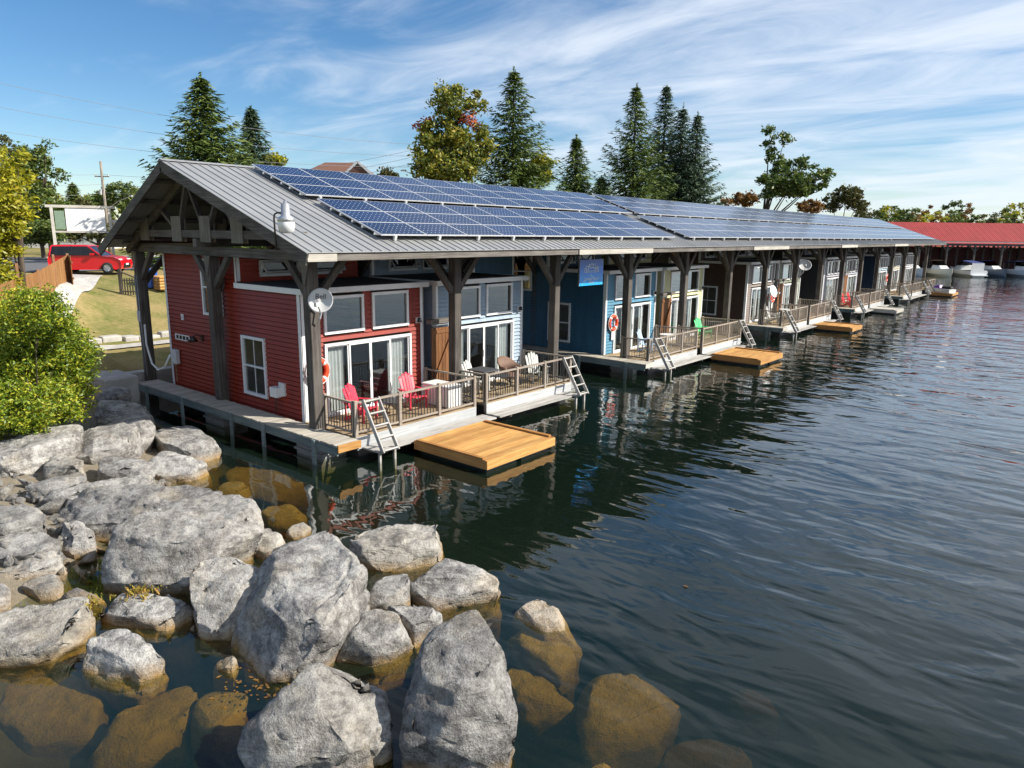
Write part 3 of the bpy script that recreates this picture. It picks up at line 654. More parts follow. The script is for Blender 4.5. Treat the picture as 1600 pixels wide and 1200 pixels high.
# ------------------------------------------------------------------ rafts
def raft(x, y, ln, wd, label, m=m_raft, mt=m_raftx, near=False):
    a = empty('swim_raft', (x, y, 0)); tag(a, label, 'raft', 'swim rafts moored by the cottages')
    planks(a, m, .07, ln, .0, wd, .33, .143, .035, .006)
    bevel(MB().box(-.0, .07, -.001, wd, .1, .345).build('side_board', m, a), .008); bevel(MB().box(ln, ln+.045, -.045, wd+.045, .1, .332).build('side_board', m, a), .008)
    for y_ in (-.045, wd): bevel(MB().box(0, ln, y_, y_+.045, .1, .345).build('side_board', mt, a), .008)
    for y_ in (-.045, wd-.06): MB().box(.1, ln-.1, y_-.005, y_+.1, .346, .385).build('toe_rail', mt, a)
    for k in range(2): MB().box(.1, ln-.1, .1+k*wd/2, wd/2-.1+k*wd/2, -.22, .098).build('float', m_float, a)
raft(1.98, 1.72, 2.62, 2.75, 'new orange cedar swim raft moored beside the red cottage step', near=True)
raft(1.75, 20.9, 2.4, 2.75, 'new orange cedar swim raft moored beside the yellow cottage')
raft(1.6, 36.4, 2.4, 2.2, 'new orange cedar swim raft moored beside the green cottage')
raft(1.5, 50.6, 2.0, 2.4, 'old grey swim raft moored beside the charcoal cottage', m_raftg, m_raftg)
raft(1.6, 73.6, 2.2, 3.4, 'orange swim raft under the purple watercraft at the far end')

# ------------------------------------------------------------------ deck furniture
def adirondack(mat, loc, rz_, label, group=None):
    a = empty('adirondack_chair', loc, rz_); tag(a, label, 'chair', group)     # faces +x
    for i in range(5):
        y = (i-2)*.105; hgt = .82-abs(i-2)*.05-(.04 if abs(i-2) == 2 else 0)
        s = MB(); s.hexa([(-.18, y*.85-.042, .28), (-.155, y*.85-.042, .28), (-.155, y*.85+.042, .28), (-.18, y*.85+.042, .28), (-.42, y-.05, .28+hgt*.85), (-.395, y-.05, .28+hgt*.85), (-.395, y+.05, .28+hgt*.85), (-.42, y+.05, .28+hgt*.85)])
        s.prism([(y-.05, 0), (y+.05, 0), (y+.03, .045), (y-.03, .045)], 0, .025, 'x'); k = len(s.v)-8
        for j in range(8): vx = s.v[k+j]; s.v[k+j] = (vx[0]-.42-vx[2]*.3, vx[1], vx[2]+.28+hgt*.85)
        bevel(s.build('back_slat', mat, a), .008)
    for i in range(5): x = -.15+i*.12; bevel(MB().box(x, x+.11, -.25, .25, .285+i*.022, .31+i*.022).build('seat_slat', mat, a), .008)
    for s in (-1, 1):
        bevel(MB().hexa([(-.36, s*.29-.05, .52), (.42, s*.31-.075, .56), (.42, s*.31+.075, .56), (-.36, s*.29+.05, .52), (-.36, s*.29-.05, .545), (.42, s*.31-.075, .585), (.42, s*.31+.075, .585), (-.36, s*.29+.05, .545)]).build('arm', mat, a), .01)
        bevel(MB().box(.3, .38, s*.29-.025, s*.29+.025, 0, .56).build('leg', mat, a), .006)
        bevel(MB().bar((-.36, s*.27, .02), (.38, s*.27, .36), .03, .1).build('leg', mat, a), .006)
        bevel(MB().bar((-.3, s*.27, .03), (-.3, s*.28, .53), .03, .06).build('leg', mat, a), .006)
    MB().box(-.36, -.33, -.27, .27, .44, .5).build('back_support', mat, a)
    return a
c_pink = M('crimson_plastic', (.62, .035, .07), .4, .12); c_wh = M('offwhite_plastic', (.5, .5, .47), .5, .1); c_blue = M('pale_blue_plastic', (.42, .55, .72), .45, .08)
c_green = M('bright_green_plastic', (.04, .6, .17), .4, .08); c_red = M('bright_red_plastic', (.75, .02, .03), .4, .08); c_wick = M('brown_wicker', (.17, .1, .07), .7, .3, 30); c_dk = M('dark_iron', (.05, .05, .055), .5, .2)
adirondack(c_pink, (-.05, 1.5, .6), R(12), 'crimson adirondack chair by the curtain end of the red cottage door')
adirondack(c_pink, (-.1, 3.55, .6), R(-12), 'crimson adirondack chair next to the white storage box')
adirondack(c_wh, (-.2, 6.5, .6), R(5), 'off-white adirondack chair behind the dark iron table')
adirondack(c_wh, (.3, 9.2, .6), R(-25), 'off-white adirondack chair at the ladder end of the grey cottage deck')
adirondack(c_blue, (-.1, 18.0, .6), R(10), 'pale blue adirondack chair on the blue cottage deck')
adirondack(c_green, (-.2, 24.1, .6), R(-15), 'bright green adirondack chair on the yellow cottage deck')
adirondack(c_wh, (.1, 33.4, .6), R(10), 'off-white adirondack chair on the brown cottage deck')
adirondack(c_wh, (-.2, 39.3, .6), R(10), 'off-white adirondack chair on the sage green cottage deck')
for y in (48.0, 49.6): adirondack(c_red, (.5, y, .6), R(-5), 'bright red adirondack chair on the charcoal cottage deck', 'red chairs on the charcoal cottage deck')
# white storage box
a = empty('storage_box', (.35, 4.05, .6)); tag(a, 'white lidded storage box in the railing corner of the red deck', 'box')
bevel(MB().box(-.55, .6, .0, .62, .02, .62).build('body', m_whitep, a), .02); bevel(MB().box(-.57, .62, -.02, .64, .625, .68).build('lid', m_whitep, a), .015)
# wicker chair
a = empty('wicker_chair', (.0, 8.1, .6), R(-5)); tag(a, 'brown wicker tub chair in front of the grey cottage door', 'chair')
wk = MB(); n = 16
for i in range(n+1):
    t = R(60+240*i/n); r = .36; wk.v += [(r*math.cos(t)*.95, r*math.sin(t), .36), (r*1.25*math.cos(t)-.05, r*1.2*math.sin(t), .68+.28*max(0, -math.cos(t)))]
for i in range(n): wk.f.append((2*i, 2*i+2, 2*i+3, 2*i+1)); wk.m.append(0)
o = wk.build('tub_back', c_wick, a, smooth=True); so2 = o.modifiers.new('thickness', 'SOLIDIFY'); so2.thickness = .04
MB().lathe([(0, .3), (.36, .3), (.38, .36), (.3, .42), (0, .43)], (0, 0, 0), n=16).build('seat', c_wick, a, smooth=True)
for x, y in ((.25, .22), (.25, -.22), (-.25, .22), (-.25, -.22)): MB().tube([(x, y, .32), (x*1.1, y*1.1, 0)], .02).build('leg', c_dk, a)
# dark iron table and stools
a = empty('iron_table', (.75, 5.85, .6)); tag(a, 'dark iron bar table at the near corner of the grey deck', 'table')
bevel(MB().box(-.4, .4, -.36, .36, .93, .97).build('tabletop', c_dk, a), .01)
for x in (-.34, .34):
    for y in (-.3, .3): MB().tube([(x, y, .93), (x*.7, y*.7, .5), (x*1.05, y*1.05, 0)], .018).build('leg', c_dk, a)
for i, (x, y, h, lb) in enumerate([(.2, 7.3, .5, 'small mesh side table on the grey cottage deck'), (.3, 19.2, .72, 'white table on the blue cottage deck'), (.2, 2.55, .42, 'small side table between the crimson chairs'), (.2, 35.2, .72, 'white table on the brown cottage deck')]):
    a = empty('side_table', (x, y, .6)); tag(a, lb, 'table'); mt_ = m_whitep if h > .6 else c_dk
    MB().lathe([(0, h), (.36, h), (.36, h-.03), (0, h-.03)], (0, 0, 0), n=20).build('tabletop', mt_, a)
    for k in range(3): t = k*2.1; MB().tube([(.1*math.cos(t), .1*math.sin(t), h-.03), (.28*math.cos(t), .28*math.sin(t), 0)], .015).build('leg', mt_, a)
# lifebuoys
def lifebuoy(y, label, x=-.9):
    a = empty('lifebuoy', (x, y, 2.0)); tag(a, label, 'lifebuoy', 'lifebuoys on the front walls')
    mb = MB(); n, m = 28, 10
    for i in range(n):
        t = 2*math.pi*i/n
        for k in range(m): p = 2*math.pi*k/m; r = .3+.075*math.cos(p); mb.v.append((.075*math.sin(p), r*math.cos(t), r*math.sin(t)))
    for i in range(n):
        for k in range(m): mb.f.append((i*m+k, ((i+1) % n)*m+k, ((i+1) % n)*m+(k+1) % m, i*m+(k+1) % m)); mb.m.append(1 if i % 7 == 3 else 0)
    mb.build('ring', [m_orange, m_white], a, smooth=True)
    MB().tube([(.02, .4*math.cos(t*.4), .4*math.sin(t*.4)) for t in range(16)], .012, 6).build('rope', m_whitep, a)
    MB().box(-.02, .01, -.1, .1, -.75, -.4).build('backing_board', m_whitep, a)
for y, lb in ((.72, 'orange lifebuoy by the corner post of the red cottage'), (5.95, 'orange lifebuoy half hidden behind a post by the grey cottage'), (16.3, 'orange lifebuoy on the deep blue cottage front'), (35.85, 'orange lifebuoy beside the gate of the brown cottage'), (66.6, 'orange lifebuoy beside the gate of the navy cottage')): lifebuoy(y, lb)
# satellite dishes
def dish(p, aim, r, label, txt=False):
    a = empty('satellite_dish', p); tag(a, label, 'satellite dish'); ax = Vector(aim).normalized()
    b = MB().lathe([(0, .0), (r*.5, .03), (r*.85, .085), (r, .12), (r*1.0, .105), (r*.8, .06), (0, -.03)], (0, 0, 0), ax, 28).build('reflector', m_dish, a, smooth=True)
    dn = (Vector((0, 0, -1))-ax*-ax.z).normalized(); tip = ax*.42+dn*.18
    MB().tube([dn*r*.9+ax*.08, tip], .014).build('feed_arm', m_black, a); bevel(MB().box(-.07, .05, -.06, .06, -.06, .05).build('receiver', m_dish, a, tip), .01)
    MB().tube([ax*-.02, ax*-.12+Vector((0, 0, -.12)), Vector((-.1, 0, -.45)), Vector((-.22, 0, -.6))], .025).build('mast', m_galv, a)
    if txt:
        q = ax.to_track_quat('Z', 'Y'); text('lettering', 'Bell', .19, m_black, a, ax*.075+Vector((0, 0, .1)), q.to_euler())
dish((.42, .02, 4.1), (.62, -.72, .32), .32, 'round satellite dish lettered on its face, on the end corner post', True)
dish((.45, 31.9, 2.62), (.9, -.15, .3), .38, 'satellite dish on a post in front of the dark brown cottage')
dish((.5, 37.3, 4.0), (.3, -.75, .5), .4, 'satellite dish on a post in front of the sage green cottage')
# hanging sign
a = empty('hanging_sign', (.2, 11.9, 3.9)); tag(a, 'blue square sign with white lettering hanging from the shelter eave', 'sign')
def signmat():
    t = NT('blue_printed_panel'); c = t.n('TexCoord').outputs['Object']; z = t.n('SeparateXYZ', {0: c}).outputs[2]
    base = t.ramp(z, [(0, (.0, .35, .85)), (.5, (.0, .2, .75)), (.95, (.0, .07, .4))]); n_ = t.n('MapRange', {0: t.noise(c, 4, 4), 1: .58, 2: .75}).outputs[0]
    t.l(t.mix(t.math('MULTIPLY', n_, .6), base, (.35, .7, .85, 1)), t.b.inputs['Base Color']); t.b.inputs['Roughness'].default_value = .4; return t.mat
MB().box(-.025, .025, 0, 1.65, 0, 1.0).build('panel', signmat(), a); MB().box(-.03, .03, -.03, 0, -.01, 1.01).build('edge', m_beamy, a)
for y in (.15, 1.5): MB().tube([(0, y, 1), (0, y, 1.3)], .01).build('hanger', m_black, a)
m_let = M('white_vinyl', (.85, .87, .88), .5, .03)
for i, ch in enumerate('GORDONS'):
    t = (i-3)*.27; text('letter', ch, .27, m_let, a, (.031, .83+math.sin(t)*.62, .24+math.cos(t)*.5), (R(90), 0, R(90))).rotation_euler = Matrix(((0, 0, 1), (1, 0, 0), (0, 1, 0))).to_euler()
ME = Matrix(((0, 0, 1), (1, 0, 0), (0, 1, 0))).to_euler()
text('lettering', 'BOBCAYGEON', .12, m_let, a, (.031, .83, .53), ME); text('lettering', 'Cottage Resort', .17, m_let, a, (.031, .83, .26), ME); text('lettering', 'at Marina', .1, m_let, a, (.031, .83, .12), ME)
# end wall fittings
a = empty('wall_vent', (-2.15, .3, 1.2)); tag(a, 'white vent hood low on the shaded red end wall', 'vent'); MB().box(-.02, .28, -.05, .02, .0, .38).build('plate', m_dish, a); MB().box(-.22, .12, -.22, -.0, -.04, .24).build('hood', m_white, a); MB().tube([(-.1, -.1, -.04), (-.12, -.12, -.5)], .012).build('pipe', m_black, a)
a = empty('address_plaque', (-7.35, .27, 2.2)); tag(a, 'small white plaque with dark panels on the red end wall', 'plaque'); MB().box(-1.0, 0, -.02, .0, 0, .2).build('board', m_white, a)
for k in range(4): MB().box(-.9+k*.23, -.74+k*.23, -.026, -.021, .04, .16).build('panel', m_glassd, a)
a = empty('wall_sconce', (-6.55, .3, 2.4)); tag(a, 'black barn sconce beside the plaque on the red end wall', 'lamp'); MB().box(-.06, .06, -.03, .0, -.1, .1).build('backplate', m_black, a); MB().tube([(0, -.02, .05), (0, -.2, .14), (0, -.3, .08)], .015).build('arm', m_black, a); MB().lathe([(.03, .1), (.06, .06), (.17, -.06), (.0, -.04)], (0, -.32, 0), n=14).build('shade', m_black, a, smooth=True)
a = empty('junction_plate', (-7.75, .29, 3.0)); tag(a, 'small white outlet cover high on the red end wall', 'outlet'); MB().box(-.08, .08, -.03, 0, -.1, .1).build('cover', m_white, a); MB().box(-.03, .03, -.05, -.03, -.05, .05).build('socket', m_dish, a)
a = empty('meter_box', (-8.35, .28, 1.35)); tag(a, 'grey electric meter box at the rear corner of the red end wall', 'meter box'); bevel(MB().box(-.18, .18, -.16, .0, 0, .5).build('case', m_dish, a), .02); MB().tube([(0, -.08, 0), (0, -.08, -.6)], .03).build('conduit', m_fencer, a)
a = empty('power_hose', (PA, 0, .7)); tag(a, 'white shore power hose slung from the rear post to the red wall', 'hose')
MB().tube([(.17, -.1, 1.9), (.2, -.12, 1.2), (.45, -.1, .55), (.8, -.05, .35), (1.2, .0, .5), (1.45, .1, .95)], .035, 8).build('hose', m_whitep, a, smooth=True)
for i, dxx in enumerate((-.05, .1)):
    o = MB().tube([(dxx, -.19, 3.6), (dxx+.02, -.2, 2.2), (dxx+.1, -.19, .1)], .02).build('conduit', m_cable, a, smooth=True)
MB().box(-.17, .1, -.19, -.165, 2.0, 2.36).build('notice_plate', m_white, a)
# ------------------------------------------------------------------ boulders
def hull_rock(pts, name, seed, res=.1, amp=.05, sm=1):
    bm = bmesh.new()
    for p in pts: bm.verts.new(p)
    bmesh.ops.convex_hull(bm, input=bm.verts); bmesh.ops.delete(bm, geom=[v for v in bm.verts if not v.link_faces], context='VERTS')
    rc = random.Random(seed*13+1); cen = sum((v.co for v in bm.verts), Vector())/len(bm.verts)
    for k in range(13 if name != 'rubble_stone' else 4):
        nn = Vector((rc.gauss(0, 1), rc.gauss(0, 1), rc.gauss(.35, .7))).normalized(); far_ = max((v.co-cen).dot(nn) for v in bm.verts)
        bmesh.ops.bisect_plane(bm, geom=bm.verts[:]+bm.edges[:]+bm.faces[:], plane_co=cen+nn*far_*rc.uniform(.76, .92), plane_no=nn, clear_outer=True)
        cs = [v.co.copy() for v in bm.verts]; bm.clear()
        for p in cs: bm.verts.new(p)
        bmesh.ops.convex_hull(bm, input=bm.verts); bmesh.ops.delete(bm, geom=[v for v in bm.verts if not v.link_faces], context='VERTS')
    bmesh.ops.triangulate(bm, faces=bm.faces)
    for it in range(7):
        le = [e for e in bm.edges if e.calc_length() > res*1.6]
        if not le or len(bm.faces) > 9000: break
        bmesh.ops.subdivide_edges(bm, edges=le, cuts=1, use_grid_fill=False); bmesh.ops.triangulate(bm, faces=[f for f in bm.faces if len(f.verts) > 3])
    for i in range(sm): bmesh.ops.smooth_vert(bm, verts=bm.verts, factor=.3, use_axis_x=True, use_axis_y=True, use_axis_z=True)
    bm.normal_update(); off = Vector((seed*7.3, seed*3.1, seed*1.7)); mv = []
    for v in bm.verts:
        p = v.co+off; q = Vector((p.x, p.y, p.z*2.2))
        h = noise.fractal(q*1.3, .8, 2.1, 5)*1.0+noise.noise(q*6)*.3
        rg = abs(noise.noise(q*1.1+Vector((9, 4, 2)))); h -= max(0, .09-rg)*7
        st = noise.noise(Vector((p.x*.6+p.z*3.5, p.y*.6-p.z*2, p.z*6)))*.6
        vd = noise.voronoi(q*1.25+Vector((3, 1, 8)))[0]; h += (.55-vd[0])*.5-max(0, .07-(vd[1]-vd[0]))*11
        vd = noise.voronoi(q*3.6)[0]; h += (.5-vd[0])*.45
        mv.append(v.normal*(h+st)*amp)
    for v, d in zip(bm.verts, mv): v.co += d
    c = sum((v.co for v in bm.verts), Vector())/len(bm.verts); c.z = min(v.co.z for v in bm.verts)
    bmesh.ops.translate(bm, verts=bm.verts, vec=-c); me = bpy.data.meshes.new(name); bm.to_mesh(me); bm.free()
    me.materials.append(m_rock); me.polygons.foreach_set('use_smooth', [True]*len(me.polygons)); 
    return link(name, me, None, c)
def rock(outline, zb, h, label, seed, sink=.55, bulge=.12, res=.085, amp=.045, name='boulder', grp='boulders piled along the shore'):
    vs = [v for u, v in outline]; v0, v1 = min(vs), max(vs); pts = []; cu = sum(u for u, v in outline)/len(outline); cv = sum(vs)/len(vs)
    rnd = random.Random(seed); outline = [(cu+(u-cu)*1.1, cv+(v-cv)*1.08) for u, v in outline]; v0, v1 = cv+(v0-cv)*1.08, cv+(v1-cv)*1.08
    for u, v in outline:
        t = (v1-v)/(v1-v0); z = zb+h*(.08+.92*smooth(t*1.15)) if t > .04 else zb
        p = at(u, v, z); pts.append(p)
        b = at(cu+(u-cu)*.9, cv+(v-cv)*.9, max(zb, z*.6+zb*.4)); pts.append(Vector((b.x, b.y, zb-sink)))
    for k in range(3):
        fu, fv = rnd.uniform(-.3, .3), rnd.uniform(.35, .72)
        u = cu+fu*(max(u for u, v in outline)-min(u for u, v in outline)); v = lerp(v0, v1, fv); pts.append(at(u, v, zb+h*(1-fv*.55)+bulge*h))
    o = hull_rock(pts, name, seed, res, amp); tag(o, label, 'rock', grp); return o
RK = [
 ([(145,862),(159,835),(189,815),(236,808),(287,784),(324,777),(385,781),(402,811),(403,835),(391,869),(300,890),(297,916),(270,924),(216,919),(169,911),(148,889)], 0, .95, 'massive pale boulder with a cleft face, largest in the middle of the pile'),
 ([(81,774),(91,766),(236,756),(321,752),(336,764),(334,776),(287,790),(189,820),(165,836),(132,835),(81,810)], .1, .62, 'long flat slab leaning behind the massive cleft boulder'),
 ([(61,784),(111,751),(209,739),(233,744),(240,756),(200,775),(90,795)], .3, .4, 'brownish slab wedged behind the long leaning slab'),
 ([(300,884),(337,867),(393,869),(432,892),(432,909),(371,967),(358,997),(337,1002),(317,994),(310,936),(300,916)], 0, .75, 'tan wedge boulder set between the cleft boulder and the broad dark one'),
 ([(361,980),(384,952),(433,896),(412,873),(496,838),(547,832),(550,871),(568,899),(569,930),(559,955),(510,1011),(496,1025),(433,1058),(415,1055),(373,1025)], 0, 1.0, 'broad dark grey boulder with a white seam along its foot'),
 ([(384,1158),(391,1133),(447,1081),(510,1035),(545,1023),(587,1032),(594,1046),(604,1095),(606,1144),(580,1165),(530,1205),(470,1225),(405,1215)], 0, .85, 'rounded grey boulder standing in the shallows beside the tall upright one'),
 ([(634,1182),(641,1060),(678,971),(685,960),(734,951),(762,976),(786,1025),(793,1095),(802,1116),(797,1182),(795,1230),(640,1230)], 0, 1.15, 'tall upright ridged boulder at the outer tip of the pile'),
 ([(545,860),(552,840),(580,818),(615,812),(671,817),(692,832),(706,853),(678,871),(615,890),(587,888),(552,871)], 0, .5, 'domed boulder with a vertical crack standing alone in clear water'),
 ([(636,892),(685,874),(716,873),(776,894),(778,920),(730,939),(685,950),(646,927)], 0, .45, 'flat topped oblong boulder reaching furthest into the lake'),
 ([(562,955),(576,916),(629,881),(639,899),(639,930),(608,944),(580,955)], .05, .42, 'small pointed boulder beside the oblong one'),
 ([(608,943),(636,932),(678,944),(692,960),(650,1011),(636,976)], 0, .38, 'low smooth boulder behind the tall upright one'),
 ([(510,1018),(545,969),(566,955),(615,953),(645,983),(643,1004),(590,1039),(524,1025)], 0, .42, 'bright whitish boulder tucked between the dark and upright boulders'),
 ([(148,956),(169,933),(270,928),(305,933),(304,943),(273,980),(233,983),(189,973)], 0, .32, 'low ledge rock with dry weeds growing along its top'),
 ([(-60,985),(0,963),(44,943),(128,935),(145,950),(145,970),(115,1004),(0,1034),(-60,1045)], 0, .4, 'long smooth streaked boulder half in water beside the weedy ledge'),
 ([(115,1024),(142,987),(182,975),(236,1010),(256,1027),(251,1044),(219,1070),(162,1044)], 0, .42, 'pyramid shaped rock with a rusty waterline standing in the shallows'),
 ([(34,909),(47,892),(91,884),(98,916),(94,933),(71,938)], 0, .3, 'small cream rounded rock in a puddle'),
 ([(-60,895),(0,882),(51,855),(91,869),(94,882),(20,906),(-60,915)], .05, .22, 'thin cream slab above the small puddle rock'),
 ([(-50,905),(13,916),(20,930),(0,960),(-50,970)], 0, .25, 'cream rock cut by a puddle, beside the small cream rock'),
 ([(-60,800),(0,795),(34,791),(66,798),(64,815),(20,833),(-60,842)], .35, .3, 'grey topped slab above the cream slabs'),
 ([(-60,850),(0,842),(60,825),(81,830),(92,855),(50,869),(-60,885)], .2, .2, 'flat cream slab below the grey topped slab'),
 ([(-40,705),(0,700),(50,672),(110,661),(122,665),(120,680),(107,692),(50,717),(0,738),(-40,738)], .62, .42, 'long grey boulder at the foot of the leafy bush'),
 ([(110,702),(125,670),(155,660),(200,657),(220,670),(212,690),(200,697),(150,712),(112,710)], .48, .45, 'banded oval boulder next to the long one below the bush'),
 ([(150,655),(160,642),(190,638),(225,650),(242,667),(240,680),(215,692),(195,672)], .4, .5, 'half shaded boulder between the bush and the walkway piles'),
 ([(150,640),(160,627),(190,620),(220,632),(245,645),(247,655),(230,657),(180,655)], .55, .45, 'shaded boulder below the concrete sea wall'),
 ([(150,612),(175,601),(200,610),(204,622),(160,630)], .7, .3, 'small shaded rock tucked under the sea wall end'),
 ([(242,678),(265,666),(300,664),(330,685),(348,710),(320,722),(290,720),(262,700)], 0, .5, 'angular boulder pointing at the walkway piles'),
 ([(236,720),(257,707),(297,710),(334,734),(317,747),(263,752),(236,737)], 0, .42, 'wedge boulder just below the angular one'),
 ([(148,724),(162,713),(230,717),(245,740),(236,754),(148,742)], .25, .38, 'smooth rounded boulder beside the wedge boulder'),
 ([(69,727),(84,710),(135,717),(131,737),(71,746)], .45, .35, 'squarish grey rock between the long boulder and rubble'),
 ([(27,767),(40,756),(125,737),(131,744),(111,758),(61,778)], .42, .26, 'thin tan slab lying on the rubble'),
 ([(395,865),(402,821),(425,821),(447,838),(445,855),(412,869)], 0, .4, 'small rounded rock behind the broad dark boulder'),
 ([(442,832),(466,815),(489,816),(472,842),(452,838)], 0, .2, 'small white angular rock at the water edge'),
 ([(95,923),(111,914),(162,931),(150,940),(95,938)], .02, .2, 'sliver of pale rock beside the weedy ledge'),
 ([(331,1043),(337,1024),(358,1019),(373,1034),(368,1053)], -.05, .22, 'dark wet stone in the shadow of the broad boulder'),
 ([(88,850),(100,815),(125,812),(150,835),(148,862),(115,866)], .05, .4, 'shaded rock under the lip of the long leaning slab'),
]
for i, (ol, zb, h, lb) in enumerate(RK):
    big = max(u for u, v in ol)-min(u for u, v in ol) > 140
    rock(ol, zb, h, lb, i+1, amp=.05 if big else .032, res=.075 if big else .06)
SUB = [
 ([(899,1087),(941,1032),(1002,1024),(1030,1049),(1061,1084),(1051,1108),(1023,1159),(941,1194),(892,1177)], -.75, .55, 'large golden algae covered boulder under the water'),
 ([(795,991),(817,974),(848,981),(892,1015),(899,1032),(872,1061),(848,1046),(827,1015)], -.4, .3, 'mossy golden rock just under the surface by the white tipped one'),
 ([(803,943),(827,923),(848,932),(879,963),(906,1005),(896,1018),(862,994),(813,970)], -.25, .4, 'golden rock with a dry white tip breaking the surface'),
 ([(789,1042),(820,1039),(844,1056),(899,1087),(892,1121),(855,1132),(803,1115)], -.6, .35, 'sunken amber rock beside the tall upright boulder'),
 ([(913,1198),(941,1188),(965,1200),(955,1230),(915,1230)], -.4, .3, 'small sunken golden rock off the upright boulder'),
 ([(1026,1194),(1061,1159),(1112,1142),(1157,1142),(1185,1176),(1174,1230),(1040,1240)], -1.3, .4, 'deep sunken boulder fading into green water'),
 ([(1130,1090),(1160,1075),(1210,1095),(1215,1120),(1160,1125)], -1.4, .3, 'dim sunken rock furthest out from the pile'),
 ([(0,1050),(90,1040),(165,1095),(150,1150),(40,1165),(-20,1120)], -.55, .3, 'sunken brown slab below the long streaked boulder'),
 ([(140,1150),(180,1110),(290,1060),(308,1080),(296,1150),(200,1210),(150,1200)], -.6, .35, 'sunken brown slab below the pyramid rock'),
 ([(300,1110),(325,1065),(350,1060),(385,1090),(380,1150),(330,1185),(300,1150)], -.5, .35, 'sunken rusty rock beside the rounded grey boulder'),
 ([(336,768),(350,752),(380,748),(392,766),(370,790),(340,785)], -.25, .22, 'sunken ochre rock against the leaning slab'),
 ([(395,800),(440,785),(475,792),(480,808),(430,822)], -.3, .22, 'sunken ochre rock behind the small white rock'),
 ([(345,740),(372,725),(440,738),(482,762),(420,782),(370,770)], -.5, .3, 'sunken olive boulder below the walkway'),
 ([(640,940),(700,950),(775,930),(780,950),(720,975),(690,970)], -.4, .25, 'sunken ochre ledge in front of the oblong boulder'),
 ([(230,985),(290,975),(330,1000),(300,1040),(250,1030)], -.5, .25, 'sunken amber flake in the dark gap'),
]
for i, (ol, zb, h, lb) in enumerate(SUB): rock(ol, zb, h, lb, 60+i, sink=.7, amp=.035, res=.09, name='sunken_boulder', grp='boulders under the water')
# rubble: shared stones
rm = []
for k in range(8):
    rr = random.Random(k); o = hull_rock([Vector((rr.gauss(0, .5), rr.gauss(0, .4), rr.gauss(0, .3))) for _ in range(14)], 'rubble_stone', 100+k, .22, .05, 1); rm.append(o.data); bpy.data.objects.remove(o)
rr = random.Random(5); cnt = 0
for k in range(170):
    u, v = (rr.uniform(-10, 140), rr.uniform(735, 880)) if k < 120 else (rr.uniform(90, 400), rr.uniform(640, 960)); z = (.45 if v < 775 else .3) if k < 120 else 0
    p = at(u, v, z); gz = zt(p.x, p.y)
    if k >= 120:
        p = at(u, v, max(gz, -.4))
    s = rr.uniform(.07, .24) if k < 120 else rr.uniform(.1, .26)
    o = link('rubble_stone', rm[k % 8], None, (p.x, p.y, max(zt(p.x, p.y), -.8)+s*.25), (rr.uniform(0, 6), rr.uniform(0, 6), rr.uniform(0, 6)), (s, s, s))
    tag(o, 'small pale rubble stone among the large boulders', 'stone', 'rubble between the boulders')
# sea wall and retaining stones
a = empty('sea_wall', (-10.3, -1.0, 0)); tag(a, 'pale concrete sea wall ending beside the plank walkway', 'wall')
bevel(MB().box(-4.8, -1.3, -1.0, .1, -.6, .98).build('wall_block', m_conc, a), .05, 2); bevel(MB().box(-1.28, .95, -.75, .35, -.6, .92).build('wall_block', m_conc, a), .05, 2); MB().box(-.6, -.12, .36, 83, -1.8, .82).build('long_wall', m_conc, a)
a = empty('retaining_kerb', (-18.3, 0, .75)); tag(a, 'low rough stone kerb between the pavement and the sloping lawn', 'kerb'); rr = random.Random(3); y = .9; 
while y < 16:
    w_ = rr.uniform(.5, 1.1); bevel(MB().box(-.3+rr.uniform(-.08, .08), .25+rr.uniform(-.1, .1), y, y+w_-.04, -.3, rr.uniform(.22, .42)).build('stone', m_conc, a), .06, 2); y += w_
# weeds on the ledge
def tuft(p, n, h, label, mat, seed, name='weed_tuft'):
    rr = random.Random(seed); mb = MB()
    for i in range(n):
        b = Vector((rr.gauss(0, .06), rr.gauss(0, .1), 0)); d = Vector((rr.gauss(0, .45), rr.gauss(0, .45), 1)).normalized(); L_ = h*rr.uniform(.5, 1.1); s = d.cross(Vector((rr.random(), rr.random(), .1))).normalized()*.012
        mb.add([b-s, b+s, b+d*L_*.6+s*1.4, b+d*L_*.6-s*1.4, b+d*L_+Vector((0, 0, -.03))], [(0, 1, 2, 3), (3, 2, 4)])
        for q in range(3): c = b+d*L_*rr.uniform(.4, 1); e = Vector((rr.gauss(0, 1), rr.gauss(0, 1), rr.gauss(0, .6))).normalized()*.04; f_ = e.orthogonal().normalized()*.014; mb.add([c, c+e*.5+f_, c+e, c+e*.5-f_], [(0, 1, 2, 3)])
    tag(mb.build(name, mat, None, p, fix=False), label, 'plant')
lf_weed = leafmat('dry_weed', [(.2, (.2, .18, .03)), (.5, (.38, .3, .05)), (.85, (.5, .28, .09))])
tuft(at(212, 932, .3), 45, .2, 'dry weeds sprouting along the low ledge rock', lf_weed, 1); tuft(at(143, 947, .28), 30, .17, 'yellow green weed tuft between ledge and streaked boulder', lf_weed, 2); tuft(at(238, 930, .3), 14, .17, 'sparse weed sprig under the cleft boulder', lf_weed, 4)
lm = MB(); lm.add([(0, 0, 0), (.07, .02, .012), (.13, -.01, .0), (.06, -.035, .015)], [(0, 1, 2, 3)]); tag(lm.build('floating_leaf', lf_rust, None, at(1066, 914, .012)), 'brown fallen leaf floating on open water', 'leaf')
rr = random.Random(8); lm = MB()
for i in range(60):
    p = at(400+rr.gauss(0, 32), 1075+rr.gauss(0, 14), .008); e = Vector((rr.gauss(0, 1), rr.gauss(0, 1), .1)).normalized()*rr.uniform(.03, .09); f_ = e.cross(Vector((0, 0, 1))).normalized()*.02; lm.add([p, p+e*.5+f_, p+e, p+e*.5-f_], [(0, 1, 2, 3)])
